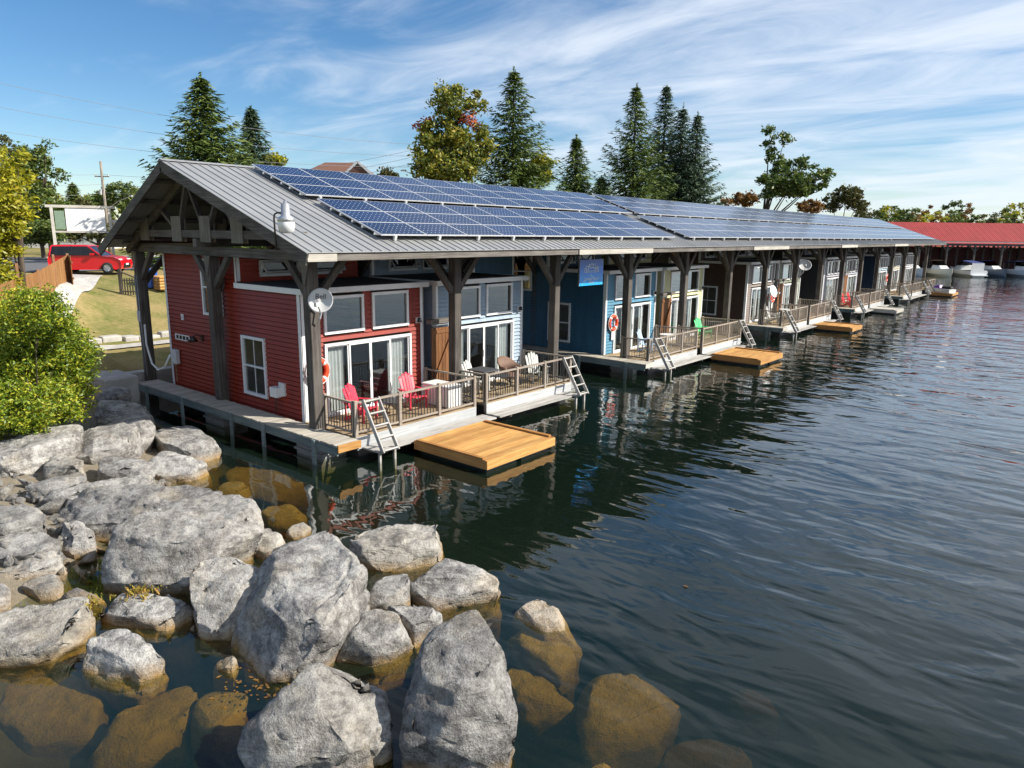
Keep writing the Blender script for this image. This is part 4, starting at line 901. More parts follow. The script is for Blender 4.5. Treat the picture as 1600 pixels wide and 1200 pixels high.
tag(lm.build('leaf_litter', lf_rust, None, fix=False), 'drift of dead leaves floating in the gap between boulders', 'leaves', kind='stuff')

# ------------------------------------------------------------------ vegetation
def leafquad(mb, c, s, rr, flat=0):
    a = Vector((rr.gauss(0, 1), rr.gauss(0, 1), rr.gauss(0, 1)*(1-flat))).normalized(); b = a.cross(Vector((rr.gauss(0, 1), rr.gauss(0, 1), rr.gauss(0, 1)))).normalized()
    a *= s; b *= s*.42; k = len(mb.v); mb.v += [tuple(c-a), tuple(c+b-a*.1), tuple(c+a), tuple(c-b-a*.1)]; mb.f.append((k, k+1, k+2, k+3)); mb.m.append(0)
def spruce(base, H, Rm, label, mat, seed, dens=1., skirt=.06):
    rr = random.Random(seed); t_ = empty('spruce_tree', base); tag(t_, label, 'tree')
    MB().tube([(0, 0, -.3), (0, 0, H*.5), (0, 0, H*.98)], [H*.016, H*.009, .015], 8).build('trunk', m_bark, t_, smooth=True)
    mb = MB(); z = H*skirt; 
    while z < H*.985:
        t = z/H; Lr = Rm*((1-t)**.82)*(.96 if t < .12 else 1); n = max(5, int((12 if t < .7 else 8)*dens)); a0 = rr.uniform(0, 6)
        for k in range(n):
            an = a0+2*math.pi*k/n+rr.gauss(0, .15); L_ = max(.12, Lr*rr.uniform(.5, 1.16)); d = Vector((math.cos(an), math.sin(an), 0)); st = max(4, int(L_/.2))
            for q in range(st+1):
                f = q/st; if_ = f*L_; dz = -.28*L_*math.sin(f*2.2)+.22*L_*f*f+(.25*(1-t) if t > .8 else 0)*f
                c = d*if_+Vector((0, 0, z+dz)); wd = (.13+.3*(1-f)*min(1, L_/2.2))
                for e in range(3 if f > .15 else 1):
                    side = Vector((-d.y, d.x, 0))*rr.gauss(0, wd); p = c+side+Vector((0, 0, rr.gauss(-.05, .07)))
                    ax = (d*rr.uniform(.5, 1)+side.normalized()*rr.uniform(.1, .9)+Vector((0, 0, rr.uniform(-.55, .15)))).normalized()*rr.uniform(.22, .42); b = ax.cross(Vector((rr.gauss(0, .6), rr.gauss(0, .6), 1))).normalized()*.1
                    k_ = len(mb.v); mb.v += [tuple(p-ax*.5-b*.6), tuple(p-ax*.5+b*.6), tuple(p+ax+b*.2), tuple(p+ax-b*.2)]; mb.f.append((k_, k_+1, k_+2, k_+3)); mb.m.append(0)
        z += H*.021*(1+.25*rr.random())*(1.15-.4*t)
    for q in range(26): leafquad(mb, Vector((rr.gauss(0, .05), rr.gauss(0, .05), H*(.96+.05*rr.random()))), .13, rr)
    mb.build('crown', mat, t_, fix=False); return t_
def leafy(base, H, lobes, mat, label, seed, leaf=.22, n=9000, name='leafy_tree', cat='tree', clump=.55, trunk=.16, mat2=None, kind=None, group=None):
    rr = random.Random(seed); t_ = empty(name, base); tag(t_, label, cat, group)
    tk = MB(); tk.tube([(0, 0, -.3), (rr.gauss(0, .1), rr.gauss(0, .1), H*.3), (rr.gauss(0, .2), rr.gauss(0, .2), H*.7)], [trunk, trunk*.75, trunk*.3], 8)
    mb = MB(); mb2 = MB(); vol = sum(l[3]*l[4]*l[5] for l in lobes)
    for li, (cx, cy, cz, rx, ry, rz_, *ex) in enumerate(lobes):
        nl = int(n*(rx*ry*rz_)/vol); nc = max(5, int(nl/42)); tk.tube([(0, 0, min(H*.35, cz*.6)), (cx*.5, cy*.5, cz*.75), (cx, cy, cz)], [trunk*.5, trunk*.3, .02], 6)
        for c in range(nc):
            while 1:
                p = Vector((rr.uniform(-1, 1), rr.uniform(-1, 1), rr.uniform(-1, 1)))
                if p.length <= 1 and rr.random() < .25+.75*p.length: break
            p = Vector((cx+p.x*rx, cy+p.y*ry, cz+p.z*rz_))
            if rr.random() < .25: tk.tube([(cx, cy, cz-rz_*.3), tuple(p)], [trunk*.14, .008], 4)
            cr = clump*rr.uniform(.5, 1.1); tgt = mb2 if (ex and ex[0]) else mb
            for q in range(42): leafquad(tgt, p+Vector((rr.gauss(0, cr*.5), rr.gauss(0, cr*.5), rr.gauss(0, cr*.38))), leaf*rr.uniform(.6, 1.2), rr, .3)
    tk.build('trunk', m_bark, t_, smooth=True); mb.build('crown', mat, t_, fix=False)
    if mb2.f: mb2.build('coloured_branches', mat2, t_, fix=False)
    return t_
def gz(p): return Vector((p.x, p.y, zt(p.x, p.y)))
def plant_spruce(u, vtop, D, wpx, label, mat, seed, dens=1.):
    t = dep(u, vtop, D); b = gz(t); H = t.z-b.z; spruce(b, H, wpx/2*D/FPX*1.75, label, mat, seed, dens)
plant_spruce(313, 116, 50, 180, 'broad spruce rising behind the shelter gable', lf_spruce, 1, 1.3)
plant_spruce(392, 168, 56, 105, 'small bluish spruce beside the broad one behind the gable', lf_bluespruce, 2)
plant_spruce(803, 106, 60, 150, 'tall spruce beside the turning maple', lf_spruce, 3, 1.05)
plant_spruce(901, 212, 72, 80, 'short lone spruce between the maple and the tall spruce group', lf_spruce, 4)
plant_spruce(995, 133, 72, 125, 'tall dark spruce leading the group of four', lf_spruce, 5, 1.1)
plant_spruce(1042, 132, 80, 105, 'tall narrow spruce second in the group of four', lf_bluespruce, 6)
plant_spruce(1068, 163, 78, 100, 'bluish spruce third in the group of four', lf_bluespruce, 7, 1.1)
plant_spruce(1091, 177, 76, 100, 'spruce ending the group of four beside the ragged tree', lf_bluespruce, 8)
plant_spruce(940, 275, 82, 60, 'low young spruce at the foot of the spruce group', lf_bluespruce, 9)
plant_spruce(113, 286, 95, 50, 'distant spruce above the white billboard', lf_spruce, 10)
def plant_leafy(u, vtop, D, lobes_px, mat, label, seed, n=7000, leaf=.22, clump=.6, trunk=.18, mat2=None, name='leafy_tree', group=None):
    t = dep(u, vtop, D); b = gz(t); k = D/FPX; H = t.z-b.z; rr = random.Random(seed); lb_ = []
    for (uu, vv, ru, rv, *ex) in lobes_px:
        p = dep(uu, vv, D); lb_.append((p.x-b.x+rr.uniform(-.3, .3), p.y-b.y+rr.uniform(-.3, .3), p.z-b.z, ru*k, ru*k, rv*k, *ex))
    return leafy(b, H, lb_, mat, label, seed, leaf, n, name, 'tree', clump, trunk, mat2, group=group)
plant_leafy(700, 130, 58, [(705, 165, 30, 34), (745, 160, 16, 20), (690, 215, 34, 34), (735, 225, 32, 34), (700, 262, 45, 30), (668, 195, 11, 9, 1), (738, 190, 12, 12, 1), (665, 255, 22, 32)], lf_maple, 'large maple turning orange beside the utility pole', 21, 15000, .2, .6, .3, lf_red)
plant_leafy(835, 240, 64, [(845, 265, 16, 22), (820, 275, 14, 12)], lf_yel, 'yellow bush tree at the foot of the tall spruce', 22, 2500)
plant_leafy(425, 240, 58, [(425, 250, 14, 10), (415, 262, 18, 10)], lf_yel, 'yellowing shrub beside the small bluish spruce', 23, 1800)
plant_leafy(605, 268, 75, [(605, 275, 14, 8)], lf_dark, 'low dull bush beside the brown house roof', 24, 900)
plant_leafy(1205, 197, 82, [(1203, 212, 12, 13), (1225, 215, 9, 8), (1207, 245, 14, 14), (1225, 262, 18, 16), (1262, 258, 16, 10), (1275, 285, 18, 14), (1240, 290, 34, 20), (1205, 290, 22, 20), (1285, 272, 12, 6)], lf_green, 'ragged leaning deciduous tree beyond the roof', 25, 7000, .26, .6, .25)
plant_leafy(1322, 288, 98, [(1322, 305, 22, 14), (1340, 322, 17, 9), (1302, 318, 15, 10)], lf_dark, 'round turning tree beside the ragged one', 26, 3500, .26, .6)
plant_leafy(1162, 300, 88, [(1162, 312, 17, 12), (1130, 318, 10, 7), (1268, 322, 18, 9)], lf_rust, 'rust coloured shrubs showing over the roof ridge', 27, 2600, .26, .5)
# far treeline beyond the red boathouse
rr = random.Random(12)
for i in range(34):
    u = 1345+i*9.2+rr.uniform(-4, 4); D = rr.uniform(165, 205); top = 335-12*abs(math.sin(i*.9))-rr.uniform(0, 8)-(14 if 1490 < u < 1520 or u > 1580 else 0); p = dep(u, top, D); b = gz(p); H = max(4, p.z-b.z)
    m_, kind_ = [(lf_dark, 'dull olive'), (lf_green, 'green'), (lf_yel, 'yellow'), (lf_rust, 'rust coloured')][rr.choice([0, 0, 1, 1, 1, 2, 3])]
    w_ = rr.uniform(2.5, 4.5); leafy(b, H, [(0, 0, H*.62, w_*.8, w_*.8, H*.36), (rr.uniform(-2, 2), rr.uniform(-2, 2), H*.4, w_, w_, H*.36)], m_, '%s tree in the far treeline behind the red roof' % kind_, 200+i, .42, 1500, 'far_tree', 'tree', .9, .2, group='%s trees in the far treeline' % kind_)
plant_spruce(1412, 326, 190, 12, 'tiny pointed spruce in the far treeline', lf_spruce, 31); plant_spruce(1443, 330, 200, 14, 'tiny squat spruce in the far treeline', lf_spruce, 32)
# trees across the road on the land side
LT = [(60, 225, 62, [(45, 250, 26, 24), (75, 240, 14, 18), (85, 275, 14, 10), (40, 290, 30, 26), (75, 320, 26, 26), (60, 350, 30, 20)], lf_green, 'tall loose tree across the road from the billboard', 8000),
 (12, 215, 75, [(8, 225, 18, 14), (10, 250, 18, 18), (15, 290, 22, 30)], lf_dark, 'thin dull tree behind the tall loose tree', 3000),
 (185, 282, 85, [(190, 302, 22, 16), (165, 312, 16, 12), (200, 320, 18, 14)], lf_green, 'rounded green tree behind the utility pole across the road', 4000),
 (212, 295, 90, [(214, 303, 9, 9), (206, 315, 12, 10)], lf_yel, 'yellow tree beside the rounded green tree', 1500),
 (100, 320, 95, [(100, 326, 24, 12), (130, 322, 18, 10), (155, 328, 14, 8), (75, 330, 20, 14)], lf_dark, 'hazy scrub beyond the billboard', 3500),
 (150, 350, 62, [(150, 362, 16, 8), (120, 366, 14, 7), (175, 360, 12, 8)], lf_dark, 'low shrubs under the billboard', 2500),
 (62, 345, 56, [(62, 362, 22, 14), (40, 366, 16, 12), (85, 366, 12, 10)], lf_green, 'dark rounded shrub at the road edge', 4500)]
for i, (u, vt, D, lb, m_, label, n) in enumerate(LT): plant_leafy(u, vt, D, lb, m_, label, 40+i, n, .2, .55, .2)
plant_leafy(5, 228, 27, [(-10, 262, 40, 32), (22, 262, 20, 22), (15, 315, 36, 36), (-25, 330, 45, 60), (18, 350, 20, 20), (-5, 385, 22, 18), (15, 395, 22, 9), (-5, 430, 26, 22), (22, 440, 18, 8), (-45, 400, 40, 60)], lf_yel, 'bright yellow green maple overhanging the fence', 60, 15000, .11, .38, .14)
rr = random.Random(77)
for i in range(26):
    x = -75-rr.uniform(0, 70); y = -30+i*9+rr.uniform(-3, 3); b = Vector((x, y, zt(x, y))); H = rr.uniform(5, 9); w_ = rr.uniform(3, 5)
    leafy(b, H, [(0, 0, H*.6, w_, w_, H*.36), (rr.uniform(-2, 2), rr.uniform(-2, 2), H*.45, w_, w_, H*.36)], [lf_dark, lf_green, lf_maple][i % 3], 'background tree across the road on the land side', 300+i, .4, 1300, 'background_tree', 'tree', .9, .2, group='background trees across the road')
# the big bush on the bank
bb = at(62, 672, 1.0); k = (bb-CAM).dot(FW)/FPX; lobes = []
for (uu, vv, ru, rv) in [(20, 520, 50, 50), (60, 500, 45, 42), (100, 545, 42, 40), (120, 590, 30, 34), (60, 570, 60, 50), (0, 590, 60, 60), (40, 630, 65, 40), (95, 630, 42, 32), (-30, 540, 50, 60), (130, 565, 24, 26), (10, 660, 40, 22), (60, 470, 30, 20), (20, 475, 30, 24)]:
    p = dep(uu, vv, k*FPX+random.uniform(-.5, .9)); lobes.append((p.x-bb.x, p.y-bb.y, p.z-bb.z, ru*k, ru*k*1.1, rv*k))
leafy(Vector((bb.x, bb.y, zt(bb.x, bb.y))), 2.6, [(a, b, c+bb.z-zt(bb.x, bb.y), d, e, f) for a, b, c, d, e, f in lobes], lf_bush, 'dense yellow green leafy bush growing on the boulder bank', 91, .052, 72000, 'bank_bush', 'bush', .25, .035)
# ------------------------------------------------------------------ fence, car, billboard, bins
FE = [(-25.2, 2.9), (-19.5, -.2), (-14.2, -3.2), (-9, -6.2)]
a = empty('picket_fence', (FE[0][0], FE[0][1], 0)); tag(a, 'orange stained picket fence running down the slope beside the path', 'fence')
pk = MB().box(-.045, .045, -.012, .012, 0, 1.42).mesh('picket', m_fence)
o0 = Vector((FE[0][0], FE[0][1], 0))
def fz(p, q, t): return lerp(zt(p.x, p.y), zt(q.x, q.y), t)
for (p, q) in zip(FE, FE[1:]):
    p, q = Vector((*p, 0)), Vector((*q, 0)); d = q-p; n = int(d.length/.115); an = math.atan2(d.y, d.x)
    for i in range(n):
        c = p+d*(i/n); link('picket', pk, a, (c.x-o0.x, c.y-o0.y, fz(p, q, i/n)+.06+random.uniform(-.01, .01)), (0, 0, an))
    for z in (.35, 1.15): 
        r_ = [p+d*t for t in (0, .25, .5, .75, 1)]
        mb = MB()
        for s, e in zip(r_, r_[1:]): mb.bar(Vector((s.x-o0.x, s.y-o0.y, fz(p, q, (s-p).length/d.length)+z+.06)), Vector((e.x-o0.x, e.y-o0.y, fz(p, q, (e-p).length/d.length)+z+.06)), .04, .09)
        nn = Vector((d.y, -d.x, 0)).normalized()*.04; ob = mb.build('rail', m_fencer, a, nn)
    for t in (0, .5): c = p+d*t; MB().box(-.05, .05, -.05, .05, -.3, 1.55).build('post', m_fencer, a, (c.x-o0.x+.08, c.y-o0.y-.06, zt(c.x, c.y)))
p0 = Vector((-25.2, 2.9, 0)); ga = empty('fence_gate', (p0.x, p0.y, zt(p0.x, p0.y)), math.atan2(-.25, 1)); tag(ga, 'open picket gate standing at the end of the fence by the red car', 'gate')
for i in range(12): link('picket', pk, ga, (.1+i*.105, .0, .05))
MB().box(0, 1.4, .02, .06, .3, .4).box(0, 1.4, .02, .06, 1.1, 1.2).build('rail', m_fencer, ga); MB().box(-.06, .04, -.05, .05, -.2, 1.55).build('post', M('green_post_paint', (.03, .1, .07)), ga)
# red car
carp = dep(168, 424, 43); ca = empty('parked_car', (carp.x, carp.y, zt(carp.x, carp.y)+.06), math.atan2(R0.y, R0.x)+R(8)); tag(ca, 'bright red boxy hatchback parked above the lawn', 'car')
m_car = M('red_car_paint', (.62, .008, .02), .22, .04); m_car.node_tree.nodes['Principled BSDF'].inputs['Coat Weight'].default_value = .6
body = [(-2.85, .35), (-2.88, .75), (-2.82, 1.05), (-.1, 1.06), (.75, .98), (1.12, .8), (1.16, .5), (1.1, .28), (.78, .26)]
def arch(cx, r=.36): return [(cx+r*math.cos(t*math.pi/6), .3+r*math.sin(t*math.pi/6)) for t in range(0, 7)]
prof = body+arch(.35)+[(-.1, .24), (-1.7, .24)]+arch(-2.2)
mb = MB(); n = len(prof); HW = .88
for y, s in ((-HW+.06, .96), (-HW, 1), (HW, 1), (HW-.06, .96)):
    for (x, z) in prof: mb.v.append(((x+.85)*(1 if s == 1 else .985)-.85, y, .6+(z-.6)*(s)))
rows = [0, 1, 2, 3]
for r_ in range(3):
    for i in range(n): mb.f.append((r_*n+i, r_*n+(i+1) % n, (r_+1)*n+(i+1) % n, (r_+1)*n+i)); mb.m.append(0)
mb.f.append(tuple(range(n))); mb.m.append(0); mb.f.append(tuple(range(3*n, 4*n))[::-1]); mb.m.append(0)
mb.build('body', m_car, ca)
MB().hexa([(-2.78, -.84, 1.05), (.1, -.84, 1.05), (.1, .84, 1.05), (-2.78, .84, 1.05), (-2.68, -.68, 1.58), (-.75, -.68, 1.6), (-.75, .68, 1.6), (-2.68, .68, 1.58)]).build('cabin', m_glassd, ca)
bevel(MB().hexa([(-2.74, -.7, 1.57), (-.68, -.7, 1.585), (-.68, .7, 1.585), (-2.74, .7, 1.57), (-2.68, -.6, 1.66), (-.85, -.6, 1.665), (-.85, .6, 1.665), (-2.68, .6, 1.66)]).build('roof', m_car, ca), .03, 2)
for y in (-1, 1):
    for xa, xb in ((-2.78, -2.7), (-1.62, -1.58), (-.58, .06)): MB().bar((xa if xa < -1 else xb, y*.845, 1.05), (xb if xa < -1 else -.7, y*.69, 1.6), .06, .07).build('pillar', m_car if xa < -2 or xa > -1 else m_black, ca)
    for x in (.35, -2.2):
        wl_ = MB().lathe([(.2, .1), (.31, .1), (.335, .06), (.335, -.06), (.31, -.1), (.2, -.1)], (x, y*.8, .335), (0, 1, 0), 24).build('wheel', m_tyre, ca, smooth=True)
        rm_ = MB().lathe([(0, .085*y), (.05, .085*y), (.2, .06*y), (.215, .09*y), (.215, -.05*y)], (x, y*.81, .335), (0, 1, 0), 20).build('rim', m_galv, wl_, smooth=True)
        for k in range(5): t = k*math.tau/5; MB().bar((x, y*.905, .335), (x+.19*math.cos(t), y*.9, .335+.19*math.sin(t)), .03, .03, (0, 1, 0)).build('spoke', m_galv, wl_)
    bevel(MB().box(.72, 1.1, y*.62-.16, y*.62+.16, .72, .88).build('headlight', m_lens, ca), .03); MB().box(-.5, -.3, y*.93-.08, y*.93+.08, 1.08, 1.2).build('wing_mirror', m_car, ca); MB().box(-2.87, -2.8, y*.7-.1, y*.7+.1, .8, 1.2).build('tail_light', c_red, ca)
    MB().box(-1.5, -1.3, y*.885-.006, y*.885+.006, .9, .93).build('door_handle', m_car, ca)
MB().box(1.1, 1.17, -.5, .5, .35, .6).build('grille', m_black, ca); MB().box(1.165, 1.18, -.2, .2, .5, .6).build('plate', m_white, ca)
# white billboard
p = dep(128, 346, 50); a = empty('white_billboard', (p.x, p.y, zt(p.x, p.y)), math.atan2(R0.y, R0.x)+R(28)); tag(a, 'blank white billboard panel in a grey timber frame across the road', 'billboard'); zz0 = p.z-a.location.z
for x in (-1.75, 1.75): MB().box(x-.09, x+.09, -.1, .1, 0, zz0+1.05).build('post', m_pale, a)
MB().box(-2.1, 2.1, -.11, .09, zz0+.92, zz0+1.1).build('top_beam', m_pale, a); MB().box(-1.66, 1.66, -.08, .08, zz0-.78, zz0-.66).build('lower_beam', m_pale, a); MB().box(-.95, 1.45, -.05, .02, zz0-.65, zz0+.9).build('panel', M('blank_white_panel', (.82, .82, .82), .5, .03), a); MB().box(-1.6, -1.02, -.04, .0, zz0-.55, zz0+.7).build('green_panel', M('dull_green_panel', (.2, .28, .2), .4, .1), a)
# bins and small board wall by the house corner
p = dep(233, 425, 40); a = empty('wheeled_bin', (p.x, p.y, zt(p.x, p.y)), R(30)); tag(a, 'blue wheeled bin beyond the rear shelter post', 'bin')
MB().hexa([(-.24, -.24, .05), (.24, -.24, .05), (.24, .24, .05), (-.24, .24, .05), (-.3, -.3, .98), (.3, -.3, .98), (.3, .3, .98), (-.3, .3, .98)]).build('body', m_bluebin, a); bevel(MB().box(-.33, .33, -.33, .33, .99, 1.06).build('lid', m_bluebin, a), .02)
for y in (-.22, .22): MB().lathe([(0, .03), (.1, .03), (.1, -.03), (0, -.03)], (-.22, y, .1), (0, 1, 0), 12).build('wheel', m_tyre, a)
p = dep(200, 418, 38); a = empty('wooden_gate_frame', (p.x, p.y, zt(p.x, p.y)), math.atan2(R0.y, R0.x)); tag(a, 'dark open rail fence with a braced post in front of the red car', 'fence')
MB().box(-.55, -.4, -.07, .07, 0, 1.45).build('post', m_post, a); MB().bar((-.45, 0, 1.3), (.4, 0, .95), .06, .1, (0, 1, 0)).build('brace', m_post, a)
for k in range(6): MB().box(-.3+k*.14, -.24+k*.14, -.02, .02, .05, .95).build('picket', m_post, a)
for z in (.2, .8): MB().box(-.4, .55, -.04, -.02, z, z+.07).build('rail', m_post, a)
p = dep(246, 425, 40); 
a = empty('wood_stack', (p.x, p.y, zt(p.x, p.y))); tag(a, 'stack of cut firewood beyond the red cottage rear corner', 'firewood')
rr = random.Random(9)
for r_ in range(5):
    for k in range(5): MB().tube([(k*.17, -.25, .1+r_*.155), (k*.17+rr.uniform(-.02, .02), .25, .1+r_*.155)], .078, 9).build('log', m_raft, a)
# ------------------------------------------------------------------ utility poles and wires
def pole(u, vt, D, label, lamp):
    t = dep(u, vt, D); b = gz(t); a = empty('utility_pole', b); tag(a, label, 'utility pole'); H = t.z-b.z
    MB().tube([(0, 0, -.4), (0, 0, H)], [.17, .11], 10).build('pole', m_pole, a, smooth=True); r = R0
    MB().bar(-r*.7+Vector((0, 0, H-1.4)), r*.7+Vector((0, 0, H-1.4)), .1, .1).build('crossarm', m_pole, a)
    for k in (-.6, .6): MB().lathe([(0, .18), (.05, .16), (.06, 0), (0, 0)], r*k+Vector((0, 0, H-1.34)), n=10).build('insulator', m_dish, a)
    MB().lathe([(0, .5), (.16, .48), (.17, 0), (0, 0)], r*-.25+Vector((0, 0, H-3.1)), n=12).build('transformer', m_dish, a)
    if lamp:
        e = r*lamp+Vector((0, 0, H-3.2)); MB().tube([(0, 0, H-4.6), e*.5+Vector((0, 0, (H-4.6)*.5+.2)), e], .035, 6).build('lamp_arm', m_galv, a); bevel(MB().box(-.28, .28, -.1, .1, -.06, .05).build('lamp_head', m_dish, a, e), .03)
    return b+Vector((0, 0, H-1.2))
A_ = pole(675, 203, 58, 'utility pole with street lamp arm beside the turning maple', -2.4); B_ = pole(157, 252, 68, 'utility pole with street lamp arm above the billboard', 2.6)
C_ = dep(-260, 150, 52); D_ = dep(1150, 290, 110)
def wire(p, q, sag, label, r=.013):
    mb = MB(); mb.tube([p.lerp(q, i/24)-Vector((0, 0, sag*4*(i/24)*(1-i/24))) for i in range(25)], r, 5); o = mb.mesh('power_line', m_cable); ob = link('power_line', o); tag(ob, label, 'wire', 'overhead power lines')
for k, dz in enumerate((0, -.9, -1.7)):
    wire(A_+Vector((0, 0, dz)), dep(-150, 95+k*42, 45), .9, 'overhead line slung from the maple side pole toward the road corner'); wire(B_+Vector((0, 0, dz)), dep(-150, 235+k*25, 60), .7, 'overhead line slung from the billboard side pole out of the street')
    wire(B_+Vector((0, 0, dz)), A_+Vector((0, 0, dz*.6)), 1.2, 'overhead line slung between the two utility poles')
# ------------------------------------------------------------------ brown roofed house
p = dep(535, 262, 72); z0 = zt(p.x, p.y); a = empty('brown_roof_house', (p.x, p.y, z0), math.atan2(R0.y, R0.x)); tag(a, 'house with brown shingle hip roof showing over the solar panels', 'house'); hz = p.z-z0
m_shin = M('brown_shingles', (.16, .075, .05), .9, .2, 12, bump=.4); m_wallh = M('tan_render', (.4, .33, .25), .9, .1)
MB().box(-3.6, 3.4, -3, 5, 0, hz-1.2).build('wall', m_wallh, a)
MB().hexa([(-4.2, -3.5, hz-1.3), (3.6, -3.5, hz-1.3), (3.6, 5.5, hz-1.3), (-4.2, 5.5, hz-1.3), (-1.9, .6, hz+.55), (1.6, .6, hz+.55), (1.6, 1.2, hz+.55), (-1.9, 1.2, hz+.55)]).build('roof', m_shin, a)
MB().prism([(.9, hz-1.3), (4.1, hz-1.3), (2.5, hz+.15)], -4.4, -2).build('gable', m_shin, a); MB().bar((.8, -4.45, hz-1.32), (2.5, -4.45, hz+.2), .06, .2).bar((4.2, -4.45, hz-1.32), (2.5, -4.45, hz+.2), .06, .2).build('barge_board', m_white, a)
MB().box(2.1, 2.9, -4.5, -4.38, hz-3.2, hz-1.9).build('window', m_glassd, a)
p = dep(120, 372, 78); a = empty('white_house', (p.x, p.y, zt(p.x, p.y)), math.atan2(R0.y, R0.x)); tag(a, 'low white house partly hidden by shrubs across the road', 'house'); m_sid = paint('white_house_siding', (.7, .7, .68))
MB().box(-6.5, 2.5, 0, 6, 0, 2.3).build('wall', m_sid, a); MB().prism([(-.4, 2.3), (6.4, 2.3), (3, 3.2)], -7, 3, 'x').build('roof', m_darkroof, a)
for x in (-5.6, -3.4, -1.0, 1.0): f = MB().box(x, x+.9, -.03, -.002, .9, 1.9).build('window', m_white, a); MB().box(x+.08, x+.82, -.045, -.031, .98, 1.82).build('pane', m_glassd, f)

# ------------------------------------------------------------------ red roofed boathouse across the basin
O = dep(1500, 434, 113); O.z = 0; bh = empty('red_boathouse', O, math.atan2(R0.y, R0.x)); tag(bh, 'long open boathouse with red ribbed roof across the basin', 'boathouse')
za, zb_ = 5.45, 8.35; XA, XB2 = -16, 34; DP = 9.
npn = 50
rp = MB(); wdp = (XB2-XA)/npn; rp.hexa([(0, -.6, za), (wdp-.02, -.6, za), (wdp-.02, DP/2, zb_), (0, DP/2, zb_), (0, -.6, za+.03), (wdp-.02, -.6, za+.03), (wdp-.02, DP/2, zb_+.03), (0, DP/2, zb_+.03)]); 
for i in range(3): x = wdp*(i+.5)/3; rp.bar((x, -.6, za+.04), (x, DP/2, zb_+.04), .05, .05)
rpm = rp.mesh('roof_panel', m_redroof)
for i in range(npn): link('roof_panel', rpm, bh, (XA+i*wdp, 0, 0))
MB().hexa([(XA, DP/2, zb_), (XB2, DP/2, zb_), (XB2, DP+.2, za+.2), (XA, DP+.2, za+.2), (XA, DP/2, zb_+.03), (XB2, DP/2, zb_+.03), (XB2, DP+.2, za+.23), (XA, DP+.2, za+.23)]).build('rear_roof_slope', m_redroof, bh)
MB().box(XA, XB2, -.58, -.52, za-.16, za-.01).build('eave_board', m_pale, bh); MB().box(XA, XB2, -.12, .12, 4.75, 5.1).build('front_beam', m_beamx, bh); MB().box(XA, XB2, DP-.12, DP+.12, 4.3, 4.42).build('rear_beam', m_beamx, bh); MB().hexa([(XA, DP+1.2, 4.45), (XB2, DP+1.2, 4.45), (XB2, DP+7, 5.9), (XA, DP+7, 5.9), (XA, DP+1.2, 4.5), (XB2, DP+1.2, 4.5), (XB2, DP+7, 5.95), (XA, DP+7, 5.95)]).build('rear_lean_to_roof', m_redroof, bh); MB().box(XA, XB2, DP+.0, DP+.1, .6, 4.3).build('rear_wall', M('dark_red_boarding', (.07, .02, .02), .8), bh)
bpost = MB().box(-.13, .13, -.13, .13, -2, 4.75).mesh('post', m_post); bbr = [MB().bar((s*.1, 0, 3.95), (s*.85, 0, 4.8), .12, .14, (0, 1, 0)).mesh('brace', m_post) for s in (-1, 1)]
for i in range(12):
    x = XA+.3+i*4.35
    for y in (0, DP*.5, DP-.3):
        link('post', bpost, bh, (x, y, 0))
        if y < DP*.6:
            for b_ in bbr: link('brace', b_, bh, (x, y, 0))
    if i % 1 == 0: MB().box(x-.35, x+.35, -.5, DP, .42, .6).build('finger_dock', m_step, bh)
MB().box(XA, XB2, DP-1.6, DP-.1, .43, .62).build('main_dock', m_step, bh)
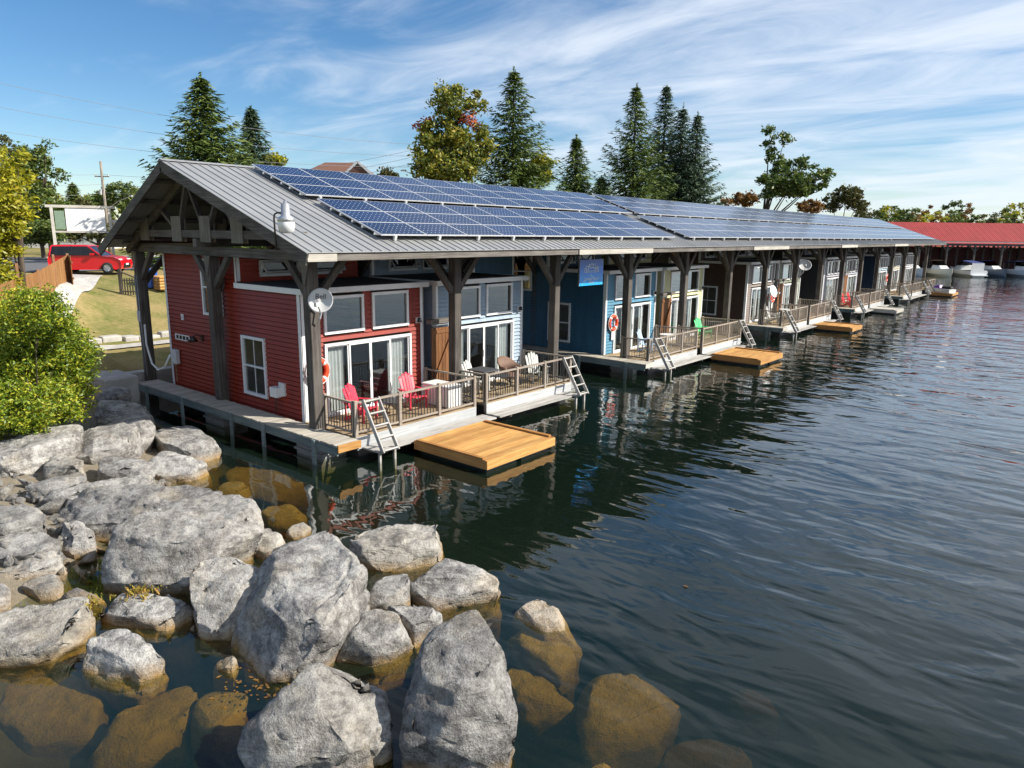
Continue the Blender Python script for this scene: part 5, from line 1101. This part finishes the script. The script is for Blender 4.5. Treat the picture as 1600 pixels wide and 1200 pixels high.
def boat(lx, ly, rzv, label, hullc, style, L_=7.5, Bm=2.7):
    a = empty('motor_boat', bh.matrix_world @ Vector((lx, ly, 0)) if False else O+R0*lx+Vector((-R0.y, R0.x, 0))*ly, math.atan2(R0.y, R0.x)+rzv); tag(a, label, 'boat', 'boats in the boathouse')
    mb = MB(); ns = 12                      # bow at +x
    for i in range(ns+1):
        t = i/ns; x = -L_/2+L_*t; w_ = Bm/2*(1-max(0, (t-.45)/.55)**2.2)+.02; ks = -.35+.35*max(0, (t-.6)/.4)**2; sh_ = .95+.45*t*t
        mb.v += [(x, -w_, sh_), (x, -w_*.93, .45), (x, -w_*.6, .0), (x, 0, ks), (x, w_*.6, .0), (x, w_*.93, .45), (x, w_, sh_)]
    for i in range(ns):
        for k in range(6): mb.f.append((i*7+k, i*7+k+1, (i+1)*7+k+1, (i+1)*7+k)); mb.m.append(0)
    mb.f.append(tuple(range(7))); mb.m.append(0)
    mb.build('hull', hullc, a, smooth=False)
    dm = MB()
    for i in range(5, ns): dm.add([mb.v[i*7], mb.v[i*7+6], mb.v[(i+1)*7+6], mb.v[(i+1)*7]], [(0, 1, 2, 3)])
    dm.build('foredeck', m_whitep, a); MB().box(-L_/2-.5, -L_/2+.02, -Bm*.42, Bm*.42, .25, .38).build('swim_platform', m_whitep, a)
    bevel(MB().hexa([(-.6, -.95, 1.0), (1.9, -.7, 1.15), (1.9, .7, 1.15), (-.6, .95, 1.0), (-.5, -.85, 1.75), (1.0, -.6, 1.7), (1.0, .6, 1.7), (-.5, .85, 1.75)]).build('cabin', m_whitep, a), .06, 2)
    MB().hexa([(-.3, -.93, 1.76), (1.0, -.62, 1.71), (1.0, .62, 1.71), (-.3, .93, 1.76), (-.75, -.8, 2.4), (-.1, -.6, 2.4), (-.1, .6, 2.4), (-.75, .8, 2.4)]).build('windshield', m_glassd, a)
    cv = c_navy if style != 'tan' else c_wick
    MB().hexa([(-3.3, -1.0, 2.1), (-.6, -.85, 2.42), (-.6, .85, 2.42), (-3.3, 1.0, 2.1), (-3.2, -.9, 2.22), (-.6, -.8, 2.5), (-.6, .8, 2.5), (-3.2, .9, 2.22)]).build('canvas_top', cv, a)
    if style == 'blue': MB().box(-3.35, -3.3, -.95, .95, 1.0, 2.15).build('canvas_window', m_curt, a)
    for y in (-.9, .9): MB().tube([(-3.2, y, 1.0), (-3.2, y*.98, 2.15)], .025, 6).build('canopy_pole', m_galv, a)
    MB().box(-L_/2+.05, -L_/2+.15, -Bm*.45, Bm*.45, .6, 1.1).build('transom', m_whitep, a)
c_navy = M('navy_canvas', (.02, .04, .16), .8, .15); h_cream = M('cream_gelcoat', (.72, .68, .52), .25, .04); h_white = M('white_gelcoat', (.76, .77, .78), .25, .04); h_blue = M('slate_blue_gelcoat', (.08, .12, .18), .25, .08)
boat(-3.9, -.6, R(-92), 'cream cabin cruiser with tan canopy in the boathouse', h_cream, 'tan'); boat(.6, .2, R(90), 'white cruiser with navy canvas backed into the boathouse', h_white, 'blue'); boat(5.0, .6, R(-88), 'slate blue hulled boat pointing out of the boathouse', h_blue, 'plain'); boat(9.3, -.6, R(-90), 'white cruiser next to the slate blue boat', h_white, 'plain'); boat(-8.2, -.2, R(-90), 'white cruiser deepest in the basin behind the shelter end', h_white, 'tan'); boat(13.6, .2, R(90), 'white cruiser in the outermost boathouse berth', h_white, 'blue')
# purple watercraft on the last raft
a = empty('personal_watercraft', (2.6, 74.6, .35), R(150)); tag(a, 'purple and white personal watercraft parked on the far raft', 'watercraft'); m_pur = M('purple_gelcoat', (.16, .03, .4), .3, .05)
MB().hexa([(-1.3, -.45, 0), (1.0, -.4, .05), (1.0, .4, .05), (-1.3, .45, 0), (-1.35, -.5, .4), (1.5, -.12, .5), (1.5, .12, .5), (-1.35, .5, .4)]).build('hull', m_whitep, a); bevel(MB().hexa([(-.1, -.36, .42), (1.3, -.12, .5), (1.3, .12, .5), (-.1, .36, .42), (.1, -.2, .8), (.7, -.1, .7), (.7, .1, .7), (.1, .2, .8)]).build('hood', m_pur, a), .05, 2); bevel(MB().box(-1.2, -.15, -.18, .18, .4, .68).build('seat', m_black, a), .06, 2); MB().tube([(.1, -.35, .95), (.2, 0, .88), (.1, .35, .95)], .02).build('handlebar', m_black, a)
